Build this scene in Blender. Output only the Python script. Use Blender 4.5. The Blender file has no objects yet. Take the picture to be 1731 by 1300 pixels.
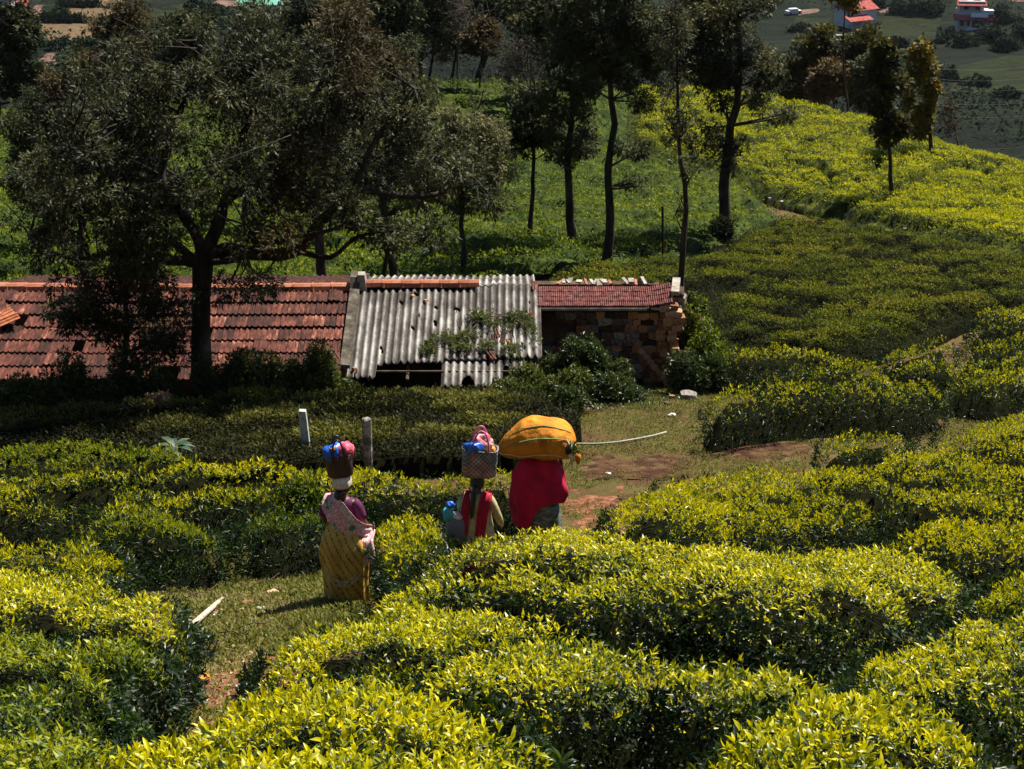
import bpy, bmesh, math, random
import numpy as np
from mathutils import Vector, Matrix

# ------------------------------------------------------------------ camera, light, exposure
PITCH = math.radians(22.0)
FPX = 3018.0                      # focal length in pixels of the 1731 px wide photograph
CX, CY = 865.5, 650.0
CAMZ = 14.4
scene = bpy.context.scene
cam_d = bpy.data.cameras.new('camera')
cam = bpy.data.objects.new('camera', cam_d)
scene.collection.objects.link(cam)
scene.camera = cam
cam.location = (0, 0, CAMZ)
cam.rotation_euler = (math.pi/2 - PITCH, 0, 0)
cam_d.sensor_width = 36.0
cam_d.lens = FPX/1731.0*36.0
cam_d.clip_start = 0.1
cam_d.clip_end = 6000

SUN_EL, SUN_AZ = math.radians(57), math.radians(47)      # azimuth measured from +Y towards +X
world = bpy.data.worlds.new('World'); scene.world = world
world.use_nodes = True
wn = world.node_tree; wn.nodes.clear()
sky = wn.nodes.new('ShaderNodeTexSky'); sky.sky_type = 'NISHITA'; sky.sun_disc = False
sky.sun_elevation = SUN_EL; sky.sun_rotation = SUN_AZ; sky.altitude = 1800
sky.air_density = 1.0; sky.dust_density = 0.7
bg = wn.nodes.new('ShaderNodeBackground'); bg.inputs['Strength'].default_value = 0.05
wo = wn.nodes.new('ShaderNodeOutputWorld')
wn.links.new(sky.outputs[0], bg.inputs[0]); wn.links.new(bg.outputs[0], wo.inputs[0])
sd = bpy.data.lights.new('sun', 'SUN'); sd.energy = 4.6; sd.angle = math.radians(0.5); sd.color = (1.0, 0.93, 0.80)
sun = bpy.data.objects.new('sun', sd); scene.collection.objects.link(sun)
sdir = Vector((math.sin(SUN_AZ)*math.cos(SUN_EL), math.cos(SUN_AZ)*math.cos(SUN_EL), math.sin(SUN_EL)))
sun.rotation_euler = sdir.to_track_quat('Z', 'Y').to_euler()
sun.location = (20, 20, 60)
scene.view_settings.view_transform = 'Standard'
scene.view_settings.look = 'None'
scene.view_settings.exposure = 1.2
scene.view_settings.gamma = 1.0
scene.render.engine = 'CYCLES'
scene.cycles.max_bounces = 5
scene.cycles.diffuse_bounces = 2
scene.cycles.glossy_bounces = 2
scene.cycles.transmission_bounces = 3
scene.cycles.transparent_max_bounces = 6
scene.cycles.caustics_reflective = False
scene.cycles.caustics_refractive = False

rng = np.random.default_rng(7)
random.seed(7)
COL = scene.collection

# ------------------------------------------------------------------ noise
def _h(ix, iy, s):
    n = (ix*374761393 + iy*668265263 + s*1442695041) & 0xffffffff
    n = ((n ^ (n >> 13))*1274126177) & 0xffffffff
    n = ((n ^ (n >> 16))*2246822519) & 0xffffffff
    return ((n ^ (n >> 15)) & 0xffff)/65535.0
def vnoise(x, y, s=0):
    x = np.asarray(x, float); y = np.asarray(y, float)
    ix = np.floor(x).astype(np.int64); iy = np.floor(y).astype(np.int64)
    fx = x-ix; fy = y-iy
    fx = fx*fx*(3-2*fx); fy = fy*fy*(3-2*fy)
    a = _h(ix, iy, s); b = _h(ix+1, iy, s); c = _h(ix, iy+1, s); d = _h(ix+1, iy+1, s)
    return (a*(1-fx)+b*fx)*(1-fy)+(c*(1-fx)+d*fx)*fy
def fbm(x, y, s=0, o=3):
    t = 0; a = 1; w = 0
    for k in range(o):
        t = t+a*vnoise(x*2**k, y*2**k, s+k*17); w += a; a *= .5
    return t/w
def worley(x, y, s=0):
    """distance to the border between the two nearest jittered cells, and the cell's random value"""
    x = np.asarray(x, float); y = np.asarray(y, float)
    ix = np.floor(x).astype(np.int64); iy = np.floor(y).astype(np.int64)
    f1 = np.full(x.shape, 9.0); f2 = np.full(x.shape, 9.0); cid = np.zeros(x.shape)
    for dx in (-1, 0, 1):
        for dy in (-1, 0, 1):
            cx = ix+dx; cy = iy+dy
            px = cx+.15+.7*_h(cx, cy, s); py = cy+.15+.7*_h(cx, cy, s+5)
            d = np.hypot(px-x, py-y); r = _h(cx, cy, s+9)
            near = d < f1
            f2 = np.where(near, f1, np.minimum(f2, d))
            cid = np.where(near, r, cid)
            f1 = np.where(near, d, f1)
    return f2-f1, cid
def sstep(a, b, x):
    t = np.clip((np.asarray(x, float)-a)/(b-a), 0, 1)
    return t*t*(3-2*t)

# ------------------------------------------------------------------ terrain
def az_of(u):      # horizontal azimuth of a pixel column for rays near the picture's centre row
    return math.atan2((u-CX)/FPX, math.cos(PITCH))
def ray(u, v):
    a = (u-CX)/FPX; b = -(v-CY)/FPX
    return np.array([a, math.cos(PITCH)+b*math.sin(PITCH), -math.sin(PITCH)+b*math.cos(PITCH)])
def dep(u, v):
    d = ray(u, v); return -d[2]/math.hypot(d[0], d[1])
NEAR = [(.3, 1.75), (2, 2.6), (4, 3.9), (7.9, 6.1), (12, 7.85), (18.4, 10.2), (20, 10.8), (22, 11.6), (25, 12.35), (29, 13.1), (33, 13.75), (36, 14.65), (41, 15.5)]
COLS = {   # picture column -> (distance, row seen there) or (distance, -depth)
    -300: [(57, 'v', 430), (75, 'v', 290), (92, 'v', 205), (115, 'D', 33), (150, 'D', 50), (230, 'D', 60), (330, 'v', 60), (400, 'v', 0), (560, 'D', 70), (900, 'D', 20), (1600, 'D', -180)],
    0:    [(57, 'v', 430), (75, 'v', 290), (92, 'v', 200), (115, 'D', 33), (150, 'D', 50), (230, 'D', 60), (330, 'v', 60), (400, 'v', 0), (560, 'D', 70), (900, 'D', 20), (1600, 'D', -180)],
    300:  [(57, 'v', 430), (75, 'v', 290), (95, 'v', 180), (115, 'D', 33), (150, 'D', 50), (230, 'D', 62), (350, 'v', 60), (420, 'v', 0), (560, 'D', 75), (900, 'D', 25), (1600, 'D', -180)],
    600:  [(57, 'v', 435), (75, 'v', 285), (98, 'v', 140), (118, 'D', 33), (150, 'D', 50), (240, 'D', 70), (380, 'v', 50), (450, 'v', 0), (600, 'D', 80), (900, 'D', 30), (1600, 'D', -180)],
    865:  [(57, 'v', 435), (75, 'v', 285), (98, 'v', 146), (118, 'D', 33), (150, 'D', 55), (250, 'D', 75), (400, 'v', 60), (480, 'v', 0), (620, 'D', 84), (900, 'D', 30), (1600, 'D', -180)],
    1150: [(57, 'v', 440), (76, 'v', 290), (98, 'v', 162), (118, 'D', 33), (160, 'D', 60), (270, 'D', 80), (420, 'v', 70), (520, 'v', 0), (650, 'D', 88), (900, 'D', 35), (1600, 'D', -180)],
    1300: [(58, 'v', 440), (73, 'v', 348), (96, 'v', 170), (118, 'D', 36), (160, 'D', 65), (280, 'v', 245), (420, 'v', 80), (520, 'v', 0), (650, 'D', 88), (900, 'D', 35), (1600, 'D', -180)],
    1500: [(56, 'v', 450), (66, 'v', 385), (78, 'v', 300), (91, 'v', 220), (112, 'D', 36), (160, 'D', 65), (290, 'v', 250), (420, 'v', 90), (520, 'v', 0), (650, 'D', 88), (900, 'D', 35), (1600, 'D', -180)],
    1731: [(54, 'v', 480), (62, 'v', 425), (84, 'v', 296), (105, 'D', 38), (160, 'D', 68), (290, 'v', 255), (420, 'v', 90), (520, 'v', 0), (650, 'D', 88), (900, 'D', 35), (1600, 'D', -180)],
    2050: [(54, 'v', 510), (62, 'v', 470), (80, 'v', 380), (105, 'D', 40), (160, 'D', 68), (290, 'v', 260), (420, 'v', 90), (520, 'v', 0), (650, 'D', 88), (900, 'D', 35), (1600, 'D', -180)],
}
LR0, LR1, NR = math.log(.3), math.log(1600), 700
lr = np.linspace(LR0, LR1, NR)
cols_u = sorted(COLS)
prof = []
for u in cols_u:
    pts = [(math.log(r), D/r) for r, D in NEAR]
    for r, k, w in COLS[u]:
        pts.append((math.log(r), (dep(u, w) if k == 'v' else w/r)))
    xs, ys = zip(*pts)
    # interpolate depth, not slope
    Dd = np.interp(lr, xs, np.array(ys))
    Dd = np.where(lr > math.log(41), np.interp(np.exp(lr), np.exp(xs), np.array(ys)*np.exp(xs))/np.exp(lr), Dd)
    prof.append(Dd*np.exp(lr))
prof = np.array(prof)
ca = np.array([az_of(u) for u in cols_u])
AG = np.linspace(ca[0], ca[-1], 121)
G = np.array([[0.0]*NR]*121)
for j in range(NR):
    G[:, j] = np.interp(AG, ca, prof[:, j])
def blur(M, k, ax):
    ker = np.exp(-np.linspace(-2, 2, 2*k+1)**2); ker /= ker.sum()
    pad = [(0, 0), (0, 0)]; pad[ax] = (k, k)
    P = np.pad(M, pad, mode='edge'); out = 0
    for i in range(2*k+1):
        sl = [slice(None)]*2; sl[ax] = slice(i, i+M.shape[ax]); out = out+ker[i]*P[tuple(sl)]
    return out
G = blur(blur(G, 7, 0), 5, 1)
PATH = []      # (x, y, half width, sink) filled below
def depth_raw(x, y):
    x = np.asarray(x, float); y = np.asarray(y, float)
    r = np.maximum(np.hypot(x, y), .31); a = np.arctan2(x, y)
    fa = np.clip((a-AG[0])/(AG[-1]-AG[0])*120, 0, 119.999); fr = np.clip((np.log(r)-LR0)/(LR1-LR0)*(NR-1), 0, NR-1.001)
    ia = fa.astype(int); ir = fr.astype(int); ta = fa-ia; tr = fr-ir
    D = (G[ia, ir]*(1-ta)+G[ia+1, ir]*ta)*(1-tr)+(G[ia, ir+1]*(1-ta)+G[ia+1, ir+1]*ta)*tr
    back = sstep(math.radians(55), math.radians(130), np.abs(a))
    Db = 1.75-.35*np.minimum(r, 400)
    return D*(1-back)+Db*back
def ground(x, y):
    x = np.asarray(x, float); y = np.asarray(y, float)
    z = CAMZ-depth_raw(x, y)
    r = np.hypot(x, y)
    z = z+(fbm(x*.5, y*.5, 3)-.5)*.16*sstep(3, 12, r)
    far = sstep(110, 220, r)
    z = z+far*((fbm(x*.02, y*.02, 31)-.5)*10)
    for px, py, w, s in PATH:
        z = z-s*np.exp(-((x-px)**2+(y-py)**2)/(w*w))
    return z
def gz(x, y): return float(ground(np.array([x]), np.array([y]))[0])
def at(u, v, h=0.0, rmin=3.0, rmax=900.0):
    """the point where the sight line through pixel (u, v) first meets the ground raised by h"""
    d = ray(u, v); d = d/math.hypot(d[0], d[1])
    rr = np.exp(np.linspace(math.log(rmin), math.log(rmax), 1600))
    X = d[0]*rr; Y = d[1]*rr; Z = CAMZ+d[2]*rr
    g = ground(X, Y)+h
    below = np.nonzero(Z <= g)[0]
    if len(below) == 0:
        return None
    i = max(below[0], 1)
    f0 = Z[i-1]-g[i-1]; f1 = Z[i]-g[i]; t = f0/(f0-f1) if f0 != f1 else 0
    r = rr[i-1]+(rr[i]-rr[i-1])*np.clip(t, 0, 1)
    return Vector((d[0]*r, d[1]*r, CAMZ+d[2]*r))
def at_r(u, r, h=0.0):
    a = az_of(u); x = math.sin(a)*r; y = math.cos(a)*r
    return Vector((x, y, gz(x, y)+h))
def at_y(u, v, y):
    """point on the sight line of (u, v) at world distance y"""
    d = ray(u, v); k = y/d[1]
    return Vector((d[0]*k, y, CAMZ+d[2]*k))
# the worn footpath sinks a little where the two women in front walk
for (px, py, s) in [(-.75, 20.4, .04), (.35, 22.4, .03)]:
    PATH.append((px, py, 1.25, s))

# ------------------------------------------------------------------ object helpers
def tag(o, label=None, cat=None, group=None, kind=None):
    if label: o['label'] = label
    if cat: o['category'] = cat
    if group: o['group'] = group
    if kind: o['kind'] = kind
    return o
def empty(name, loc, label, cat, group=None, rz=0.0):
    o = bpy.data.objects.new(name, None); COL.objects.link(o)
    o.empty_display_size = .2
    o.location = loc; o.rotation_euler = (0, 0, rz)
    return tag(o, label, cat, group)
def link(name, me, parent=None, mat=None):
    o = bpy.data.objects.new(name, me); COL.objects.link(o)
    if parent is not None:
        o.parent = parent
        o.matrix_parent_inverse = Matrix.LocRotScale(parent.location, parent.rotation_euler, None).inverted() if parent.parent is None else (
            (parent.matrix_parent_inverse).inverted() if False else Matrix.Identity(4))
    if mat is not None and (len(me.materials) == 0):
        me.materials.append(mat)
    return o
def mesh_np(name, V, F, smooth=False):
    """V (n,3), F (m,k) with constant k, or list of lists"""
    me = bpy.data.meshes.new(name)
    V = np.asarray(V, np.float32)
    if isinstance(F, np.ndarray):
        m, k = F.shape
        me.vertices.add(len(V)); me.vertices.foreach_set('co', V.ravel())
        me.loops.add(m*k); me.loops.foreach_set('vertex_index', F.astype(np.int32).ravel())
        me.polygons.add(m); me.polygons.foreach_set('loop_start', np.arange(0, m*k, k, dtype=np.int32))
        me.update(calc_edges=True)
    else:
        me.from_pydata(V.tolist(), [], F); me.update()
    me.polygons.foreach_set('use_smooth', np.full(len(me.polygons), smooth))
    return me
class MB:
    """collects simple solids and builds ONE mesh object"""
    def __init__(s): s.V = []; s.F = []
    def add(s, V, F):
        b = len(s.V); s.V += [tuple(p) for p in V]; s.F += [[i+b for i in f] for f in F]; return s
    def box(s, c, d, rot=None, taper=1.0):
        x, y, z = d[0]/2, d[1]/2, d[2]/2
        P = [Vector((sx*x*(taper if sz > 0 else 1), sy*y*(taper if sz > 0 else 1), sz*z)) for sz in (-1, 1) for sx, sy in ((-1, -1), (1, -1), (1, 1), (-1, 1))]
        if rot is not None: P = [rot @ p for p in P]
        c = Vector(c)
        return s.add([p+c for p in P], [[3, 2, 1, 0], [4, 5, 6, 7], [0, 1, 5, 4], [1, 2, 6, 5], [2, 3, 7, 6], [3, 0, 4, 7]])
    def tube(s, pts, rad, n=8, cap=True, jit=0.0):
        pts = [Vector(p) for p in pts]
        if not hasattr(rad, '__len__'): rad = [rad]*len(pts)
        V = []; up = Vector((.31, .17, .93)); prev = None
        for i, p in enumerate(pts):
            d = (pts[min(i+1, len(pts)-1)]-pts[max(i-1, 0)])
            if d.length < 1e-9: d = Vector((0, 0, 1))
            d.normalize()
            a = (prev if prev is not None else up)
            a = a-d*a.dot(d)
            if a.length < 1e-4: a = Vector((1, 0, 0))-d*d.x
            a.normalize(); prev = a; b = d.cross(a)
            for k in range(n):
                t = 2*math.pi*k/n; r = rad[i]*(1+jit*random.uniform(-1, 1))
                V.append(p+a*(math.cos(t)*r)+b*(math.sin(t)*r))
        F = [[i*n+k, i*n+(k+1) % n, (i+1)*n+(k+1) % n, (i+1)*n+k] for i in range(len(pts)-1) for k in range(n)]
        if cap: F += [list(range(n))[::-1], [(len(pts)-1)*n+k for k in range(n)]]
        return s.add(V, F)
    def loft(s, rings, cap=(True, True), closed=True):
        n = len(rings[0]); V = [p for r in rings for p in r]; F = []
        for i in range(len(rings)-1):
            for k in range(n if closed else n-1):
                F.append([i*n+k, i*n+(k+1) % n, (i+1)*n+(k+1) % n, (i+1)*n+k])
        if cap[0]: F.append(list(range(n))[::-1])
        if cap[1]: F.append([(len(rings)-1)*n+k for k in range(n)])
        return s.add(V, F)
    def build(s, name, mat, parent=None, smooth=False, subsurf=0, solid=0):
        me = bpy.data.meshes.new(name); me.from_pydata(s.V, [], s.F); me.update()
        if smooth: me.polygons.foreach_set('use_smooth', np.full(len(me.polygons), True))
        o = link(name, me, parent, mat)
        if solid:
            m = o.modifiers.new('solid', 'SOLIDIFY'); m.thickness = solid; m.offset = 0
        if subsurf:
            m = o.modifiers.new('sub', 'SUBSURF'); m.levels = subsurf; m.render_levels = subsurf
        return o
def in_poly(x, y, P):
    x = np.asarray(x); y = np.asarray(y); ins = np.zeros(x.shape, bool)
    n = len(P)
    for i in range(n):
        x1, y1 = P[i]; x2, y2 = P[(i+1) % n]
        if y1 == y2: continue
        c = ((y1 > y) != (y2 > y)) & (x < (x2-x1)*(y-y1)/(y2-y1)+x1)
        ins ^= c
    return ins
def edge_dist(x, y, P):
    d = np.full(np.shape(x), 1e9)
    n = len(P)
    for i in range(n):
        x1, y1 = P[i]; x2, y2 = P[(i+1) % n]
        ex, ey = x2-x1, y2-y1; L2 = ex*ex+ey*ey+1e-12
        t = np.clip(((x-x1)*ex+(y-y1)*ey)/L2, 0, 1)
        d = np.minimum(d, np.hypot(x-x1-t*ex, y-y1-t*ey))
    return d
def unit(a):
    return a/np.maximum(np.linalg.norm(a, axis=-1, keepdims=True), 1e-9)

# ------------------------------------------------------------------ materials
MATS = {}
def nodes_of(name):
    m = bpy.data.materials.new(name); m.use_nodes = True
    nt = m.node_tree; nt.nodes.clear()
    out = nt.nodes.new('ShaderNodeOutputMaterial'); p = nt.nodes.new('ShaderNodeBsdfPrincipled')
    nt.links.new(p.outputs[0], out.inputs[0])
    return m, nt, p, out
def ramp(nt, stops, interp='LINEAR'):
    r = nt.nodes.new('ShaderNodeValToRGB'); e = r.color_ramp.elements; r.color_ramp.interpolation = interp
    while len(e) < len(stops): e.new(.5)
    for k, (p, c) in enumerate(stops):
        e[k].position = p; e[k].color = (c[0], c[1], c[2], 1)
    return r
def noise(nt, scale, detail=4, rough=.6, vec=None, coord='Object'):
    n = nt.nodes.new('ShaderNodeTexNoise'); n.inputs['Scale'].default_value = scale
    n.inputs['Detail'].default_value = detail; n.inputs['Roughness'].default_value = rough
    if vec is None:
        tc = nt.nodes.new('ShaderNodeTexCoord'); vec = tc.outputs[coord]
    nt.links.new(vec, n.inputs['Vector']); return n
def math_n(nt, op, a, b=None, c=None):
    m = nt.nodes.new('ShaderNodeMath'); m.operation = op
    for i, v in enumerate((a, b, c)):
        if v is None: continue
        if isinstance(v, (int, float)): m.inputs[i].default_value = v
        else: nt.links.new(v, m.inputs[i])
    return m.outputs[0]
def plain(name, stops, scale=6, rough=.8, spec=.3, bump=0.0, bscale=None, rand=0.0, detail=5, stretch=None, metal=0, world=False):
    """noise-varied solid colour: stops [(pos,col),...]; rand adds a per-object shift"""
    m, nt, p, out = nodes_of(name)
    vec = None
    if stretch or world:
        src = nt.nodes.new('ShaderNodeNewGeometry').outputs['Position'] if world else nt.nodes.new('ShaderNodeTexCoord').outputs['Object']
        mp = nt.nodes.new('ShaderNodeMapping')
        mp.inputs['Scale'].default_value = stretch or (1, 1, 1); nt.links.new(src, mp.inputs[0]); vec = mp.outputs[0]
    n = noise(nt, scale, detail, .65, vec)
    f = n.outputs['Fac']
    f = math_n(nt, 'MULTIPLY_ADD', math_n(nt, 'SUBTRACT', f, .5), 2.0, .5)
    if rand:
        oi = nt.nodes.new('ShaderNodeObjectInfo')
        f = math_n(nt, 'ADD', f, math_n(nt, 'MULTIPLY', math_n(nt, 'SUBTRACT', oi.outputs['Random'], .5), rand))
    r = ramp(nt, stops); nt.links.new(f, r.inputs[0]); nt.links.new(r.outputs[0], p.inputs['Base Color'])
    p.inputs['Roughness'].default_value = rough; p.inputs['Specular IOR Level'].default_value = spec
    p.inputs['Metallic'].default_value = metal
    if bump:
        b = nt.nodes.new('ShaderNodeBump'); b.inputs['Strength'].default_value = 1; b.inputs['Distance'].default_value = bump
        n2 = noise(nt, bscale or scale*3, 6, .7, vec)
        nt.links.new(n2.outputs['Fac'], b.inputs['Height']); nt.links.new(b.outputs[0], p.inputs['Normal'])
    return m
def leafmat(name, stops, rough=.42, spec=.5, trans=.3, patch=.25, pscale=.5, hi=None):
    m, nt, p, out = nodes_of(name)
    at_ = nt.nodes.new('ShaderNodeAttribute'); at_.attribute_name = 'tint'
    g = nt.nodes.new('ShaderNodeNewGeometry')
    n = noise(nt, pscale, 3, .6, g.outputs['Position'])
    f = math_n(nt, 'ADD', at_.outputs['Fac'], math_n(nt, 'MULTIPLY', math_n(nt, 'SUBTRACT', n.outputs['Fac'], .5), patch*2))
    r = ramp(nt, stops); nt.links.new(f, r.inputs[0]); nt.links.new(r.outputs[0], p.inputs['Base Color'])
    p.inputs['Roughness'].default_value = rough; p.inputs['Specular IOR Level'].default_value = spec
    tr = nt.nodes.new('ShaderNodeBsdfTranslucent')
    hs = nt.nodes.new('ShaderNodeHueSaturation'); hs.inputs['Value'].default_value = 1.5; hs.inputs['Saturation'].default_value = 1.1
    nt.links.new(r.outputs[0], hs.inputs['Color']); nt.links.new(hs.outputs[0], tr.inputs['Color'])
    mx = nt.nodes.new('ShaderNodeMixShader'); mx.inputs[0].default_value = trans
    nt.links.new(p.outputs[0], mx.inputs[1]); nt.links.new(tr.outputs[0], mx.inputs[2]); nt.links.new(mx.outputs[0], out.inputs[0])
    return m
M = {}
M['tea'] = leafmat('tea_leaf', [(0, (.006, .014, .004)), (.25, (.014, .032, .005)), (.45, (.055, .088, .004)), (.68, (.305, .312, .002)), (1, (.58, .51, .003))], rough=.38, spec=.32, trans=.26, patch=.22, pscale=.8)
M['tea_green'] = leafmat('tea_leaf_green', [(0, (.006, .014, .004)), (.3, (.016, .038, .005)), (.55, (.08, .120, .005)), (.8, (.20, .235, .004)), (1, (.30, .30, .005))], rough=.45, spec=.28, trans=.26, patch=.22, pscale=.5)
M['tea_olive'] = leafmat('old_tea_leaf', [(0, (.014, .016, .005)), (.35, (.050, .050, .010)), (.6, (.105, .105, .018)), (.82, (.17, .165, .028)), (1, (.17, .11, .035))], spec=0.08, rough=0.6, trans=.2, patch=.3, pscale=.3)
M['tea_shade'] = leafmat('shaded_tea_leaf', [(0, (.006, .014, .004)), (.3, (.014, .034, .005)), (.55, (.055, .090, .006)), (.8, (.13, .165, .006)), (1, (.22, .23, .006))], rough=0.6, spec=0.1, trans=.24, patch=.32, pscale=.16)  # darker copy of the tea green: shade under the trees put into the colour
M['tea_terrace'] = leafmat('terrace_tea_leaf', [(0, (.010, .014, .004)), (.35, (.040, .048, .006)), (.6, (.095, .115, .007)), (.82, (.17, .175, .010)), (1, (.18, .12, .03))], rough=0.65, spec=0.06, trans=.2, patch=.3, pscale=.25)
M['tea_hill'] = leafmat('hill_tea_leaf', [(0, (.008, .014, .003)), (.3, (.03, .042, .003)), (.55, (.14, .160, .003)), (.8, (.32, .325, .004)), (1, (.45, .42, .005))], spec=0.08, rough=0.6, trans=.25, patch=.2, pscale=.25)
M['shrub'] = leafmat('shrub_leaf', [(0, (.010, .022, .008)), (.4, (.028, .050, .010)), (.75, (.08, .10, .016)), (1, (.15, .16, .03))], rough=.42, spec=.35, trans=.2, patch=.2, pscale=1.5)
M['vine'] = leafmat('creeper_leaf', [(0, (.05, .04, .02)), (.4, (.06, .08, .02)), (.75, (.12, .15, .03)), (1, (.2, .2, .05))], rough=.5, trans=.25, patch=.2, pscale=2)
M['oak'] = leafmat('grey_green_leaf', [(0, (.012, .016, .008)), (.4, (.040, .045, .016)), (.7, (.105, .105, .042)), (1, (.22, .20, .09))], rough=0.55, spec=0.15, trans=.2, patch=.2, pscale=.6)
M['dark'] = leafmat('dark_tree_leaf', [(0, (.009, .013, .008)), (.5, (.028, .036, .015)), (1, (.070, .078, .028))], spec=0.1, rough=0.6, trans=.12, patch=.2, pscale=.5)
M['rust'] = leafmat('rusty_leaf', [(0, (.018, .014, .008)), (.5, (.045, .036, .015)), (1, (.10, .066, .024))], spec=0.1, rough=0.6, trans=.15, patch=.25, pscale=.6)
M['gold'] = leafmat('yellowing_leaf', [(0, (.02, .022, .006)), (.4, (.07, .065, .012)), (.75, (.17, .13, .015)), (1, (.26, .17, .02))], spec=0.12, rough=0.6, trans=.2, patch=.25, pscale=.5)
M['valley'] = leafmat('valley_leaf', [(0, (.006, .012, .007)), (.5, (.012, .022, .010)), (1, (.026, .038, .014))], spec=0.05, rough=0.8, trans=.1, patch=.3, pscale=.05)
M['grass'] = leafmat('grass_blade', [(0, (.045, .055, .012)), (.4, (.10, .11, .02)), (.8, (.17, .17, .035)), (1, (.23, .19, .08))], rough=0.7, spec=0.1, trans=.2, patch=.3, pscale=.9)
M['hill_gap_shade'] = plain('hill_canopy_gap_shade', [(.3, (.010, .016, .003)), (.6, (.035, .045, .004)), (.85, (.10, .11, .005))], 1.6, .9, .1, bump=.05, bscale=8)  # dark base: shade in the gaps between bushes put into the colour
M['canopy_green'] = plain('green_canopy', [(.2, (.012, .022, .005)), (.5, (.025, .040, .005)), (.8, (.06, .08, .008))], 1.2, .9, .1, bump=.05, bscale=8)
M['core'] = plain('bush_inner_shade', [(.2, (.003, .004, .002)), (.8, (.010, .010, .004))], 9, .98, .02)  # near-black: shade inside the bushes put into the colour
M['stem'] = plain('tea_stem', [(.2, (.03, .022, .015)), (.8, (.09, .07, .05))], 9, .9, .2)
M['bark'] = plain('bark', [(.15, (.012, .010, .008)), (.55, (.035, .028, .022)), (.9, (.085, .072, .058))], 5, .9, .2, bump=.02, bscale=14, stretch=(1, 1, .25))
M['bark_pale'] = plain('pale_bark', [(.15, (.04, .034, .028)), (.6, (.11, .095, .08)), (.9, (.22, .20, .17))], 6, .9, .2, bump=.015, bscale=16, stretch=(1, 1, .3))
M['twig'] = plain('twig', [(.2, (.05, .035, .025)), (.8, (.14, .10, .075))], 12, .9, .2)
# ------------------------------------------------------------------ leaves
def leaf_mesh(name, P, D, N, L, W, tint, curved=False, fold=.18, droop=.18):
    P = np.asarray(P, np.float32); n = len(P)
    D = unit(D); S = unit(np.cross(D, N)); N = np.cross(S, D)
    L = np.asarray(L).reshape(-1, 1); W = np.asarray(W).reshape(-1, 1)
    if curved == 2:
        cu = rng.uniform(-.1, .5, (n, 1))*L
        b = P; m1 = P+D*L*.34+N*cu*.25; m2 = P+D*L*.68+N*cu*.1; t = P+D*L-N*(cu*.45+L*.05)
        f = W*fold*rng.uniform(.3, 2.0, (n, 1))
        l1 = P+D*L*.30+S*W*.46+N*(f+cu*.22); r1 = P+D*L*.30-S*W*.46+N*(f+cu*.22)
        l2 = P+D*L*.66+S*W*.40+N*(f*.8+cu*.05); r2 = P+D*L*.66-S*W*.40+N*(f*.8+cu*.05)
        V = np.stack([b, l1, m1, r1, l2, m2, r2, t], 1).reshape(-1, 3)
        k = np.arange(n)[:, None]*8
        F = np.concatenate([k+np.array([q]) for q in ([0, 2, 1], [0, 3, 2], [1, 2, 5], [1, 5, 4], [2, 3, 6], [2, 6, 5], [4, 5, 7], [5, 6, 7])], 1).reshape(-1, 3)
        T = np.repeat(tint, 8)
    elif curved:
        b = P; m = P+D*L*.48+N*L*.03; t = P+D*L-N*L*droop
        l = P+D*L*.42+S*W*.5+N*W*fold; r = P+D*L*.42-S*W*.5+N*W*fold
        V = np.stack([b, l, m, r, t], 1).reshape(-1, 3)
        k = np.arange(n)[:, None]*5
        F = np.concatenate([k+np.array([[0, 2, 1]]), k+np.array([[0, 3, 2]]), k+np.array([[1, 2, 4]]), k+np.array([[2, 3, 4]])], 1).reshape(-1, 3)
        T = np.repeat(tint, 4)
    elif curved is None:
        t = P+D*L-N*L*droop*.6; r = P+D*L*.35-S*W*.62; l = P+D*L*.55+S*W*.62+N*W*fold
        V = np.stack([r, t, l], 1).reshape(-1, 3)
        F = np.arange(n*3).reshape(-1, 3); T = np.asarray(tint)
    else:
        l = P+D*L*.45+S*W*.5+N*W*fold; r = P+D*L*.45-S*W*.5+N*W*fold; t = P+D*L-N*L*droop*.6
        V = np.stack([P, r, t, l], 1).reshape(-1, 3)
        F = np.arange(n*4).reshape(-1, 4); T = np.asarray(tint)
    me = mesh_np(name, V, F, curved == 2)
    a = me.attributes.new('tint', 'FLOAT', 'FACE'); a.data.foreach_set('value', np.clip(T, 0, 1).astype(np.float32))
    return me
def shoots(P, A, k, size, leaf_tone=1.0, spread=(12, 78), tvar=.12, width=.31, lift=.9, falloff=.5):
    """k leaves round each shoot axis A at P; returns leaf arrays. young: tint of the top leaves (scalar or array)"""
    n = len(P); A = unit(A)
    ref = np.tile(np.array([[.13, .27, .95]]), (n, 1)); ref[np.abs((A*ref).sum(1)) > .9] = (1, 0, 0)
    U = unit(np.cross(A, ref)); V = np.cross(A, U)
    ph = rng.uniform(0, 6.28, n); s = size*rng.uniform(.75, 1.3, n)
    out = [[], [], [], [], [], []]
    leaf_tone = np.broadcast_to(leaf_tone, (n,))
    for j in range(k):
        f = j/max(k-1, 1)
        e = np.radians(spread[0]+(spread[1]-spread[0])*f+rng.normal(0, 11, n)); az = ph+j*2.4+rng.normal(0, .3, n)
        R = U*np.cos(az)[:, None]+V*np.sin(az)[:, None]
        D = A*np.cos(e)[:, None]+R*np.sin(e)[:, None]
        N = A*np.sin(e)[:, None]-R*np.cos(e)[:, None]+rng.normal(0, .22, (n, 3))
        base = P+A*((1-f)*s*lift*.55)[:, None]
        L = s*(.62+.5*math.sin(math.pi*min(f*1.1+.1, 1)))*rng.uniform(.8, 1.15, n)
        out[0].append(base); out[1].append(D); out[2].append(N); out[3].append(L); out[4].append(L*width*rng.uniform(.85, 1.15, n))
        out[5].append(leaf_tone-falloff*f*leaf_tone+rng.normal(0, tvar, n))
    return [np.concatenate(o) for o in out]
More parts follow.
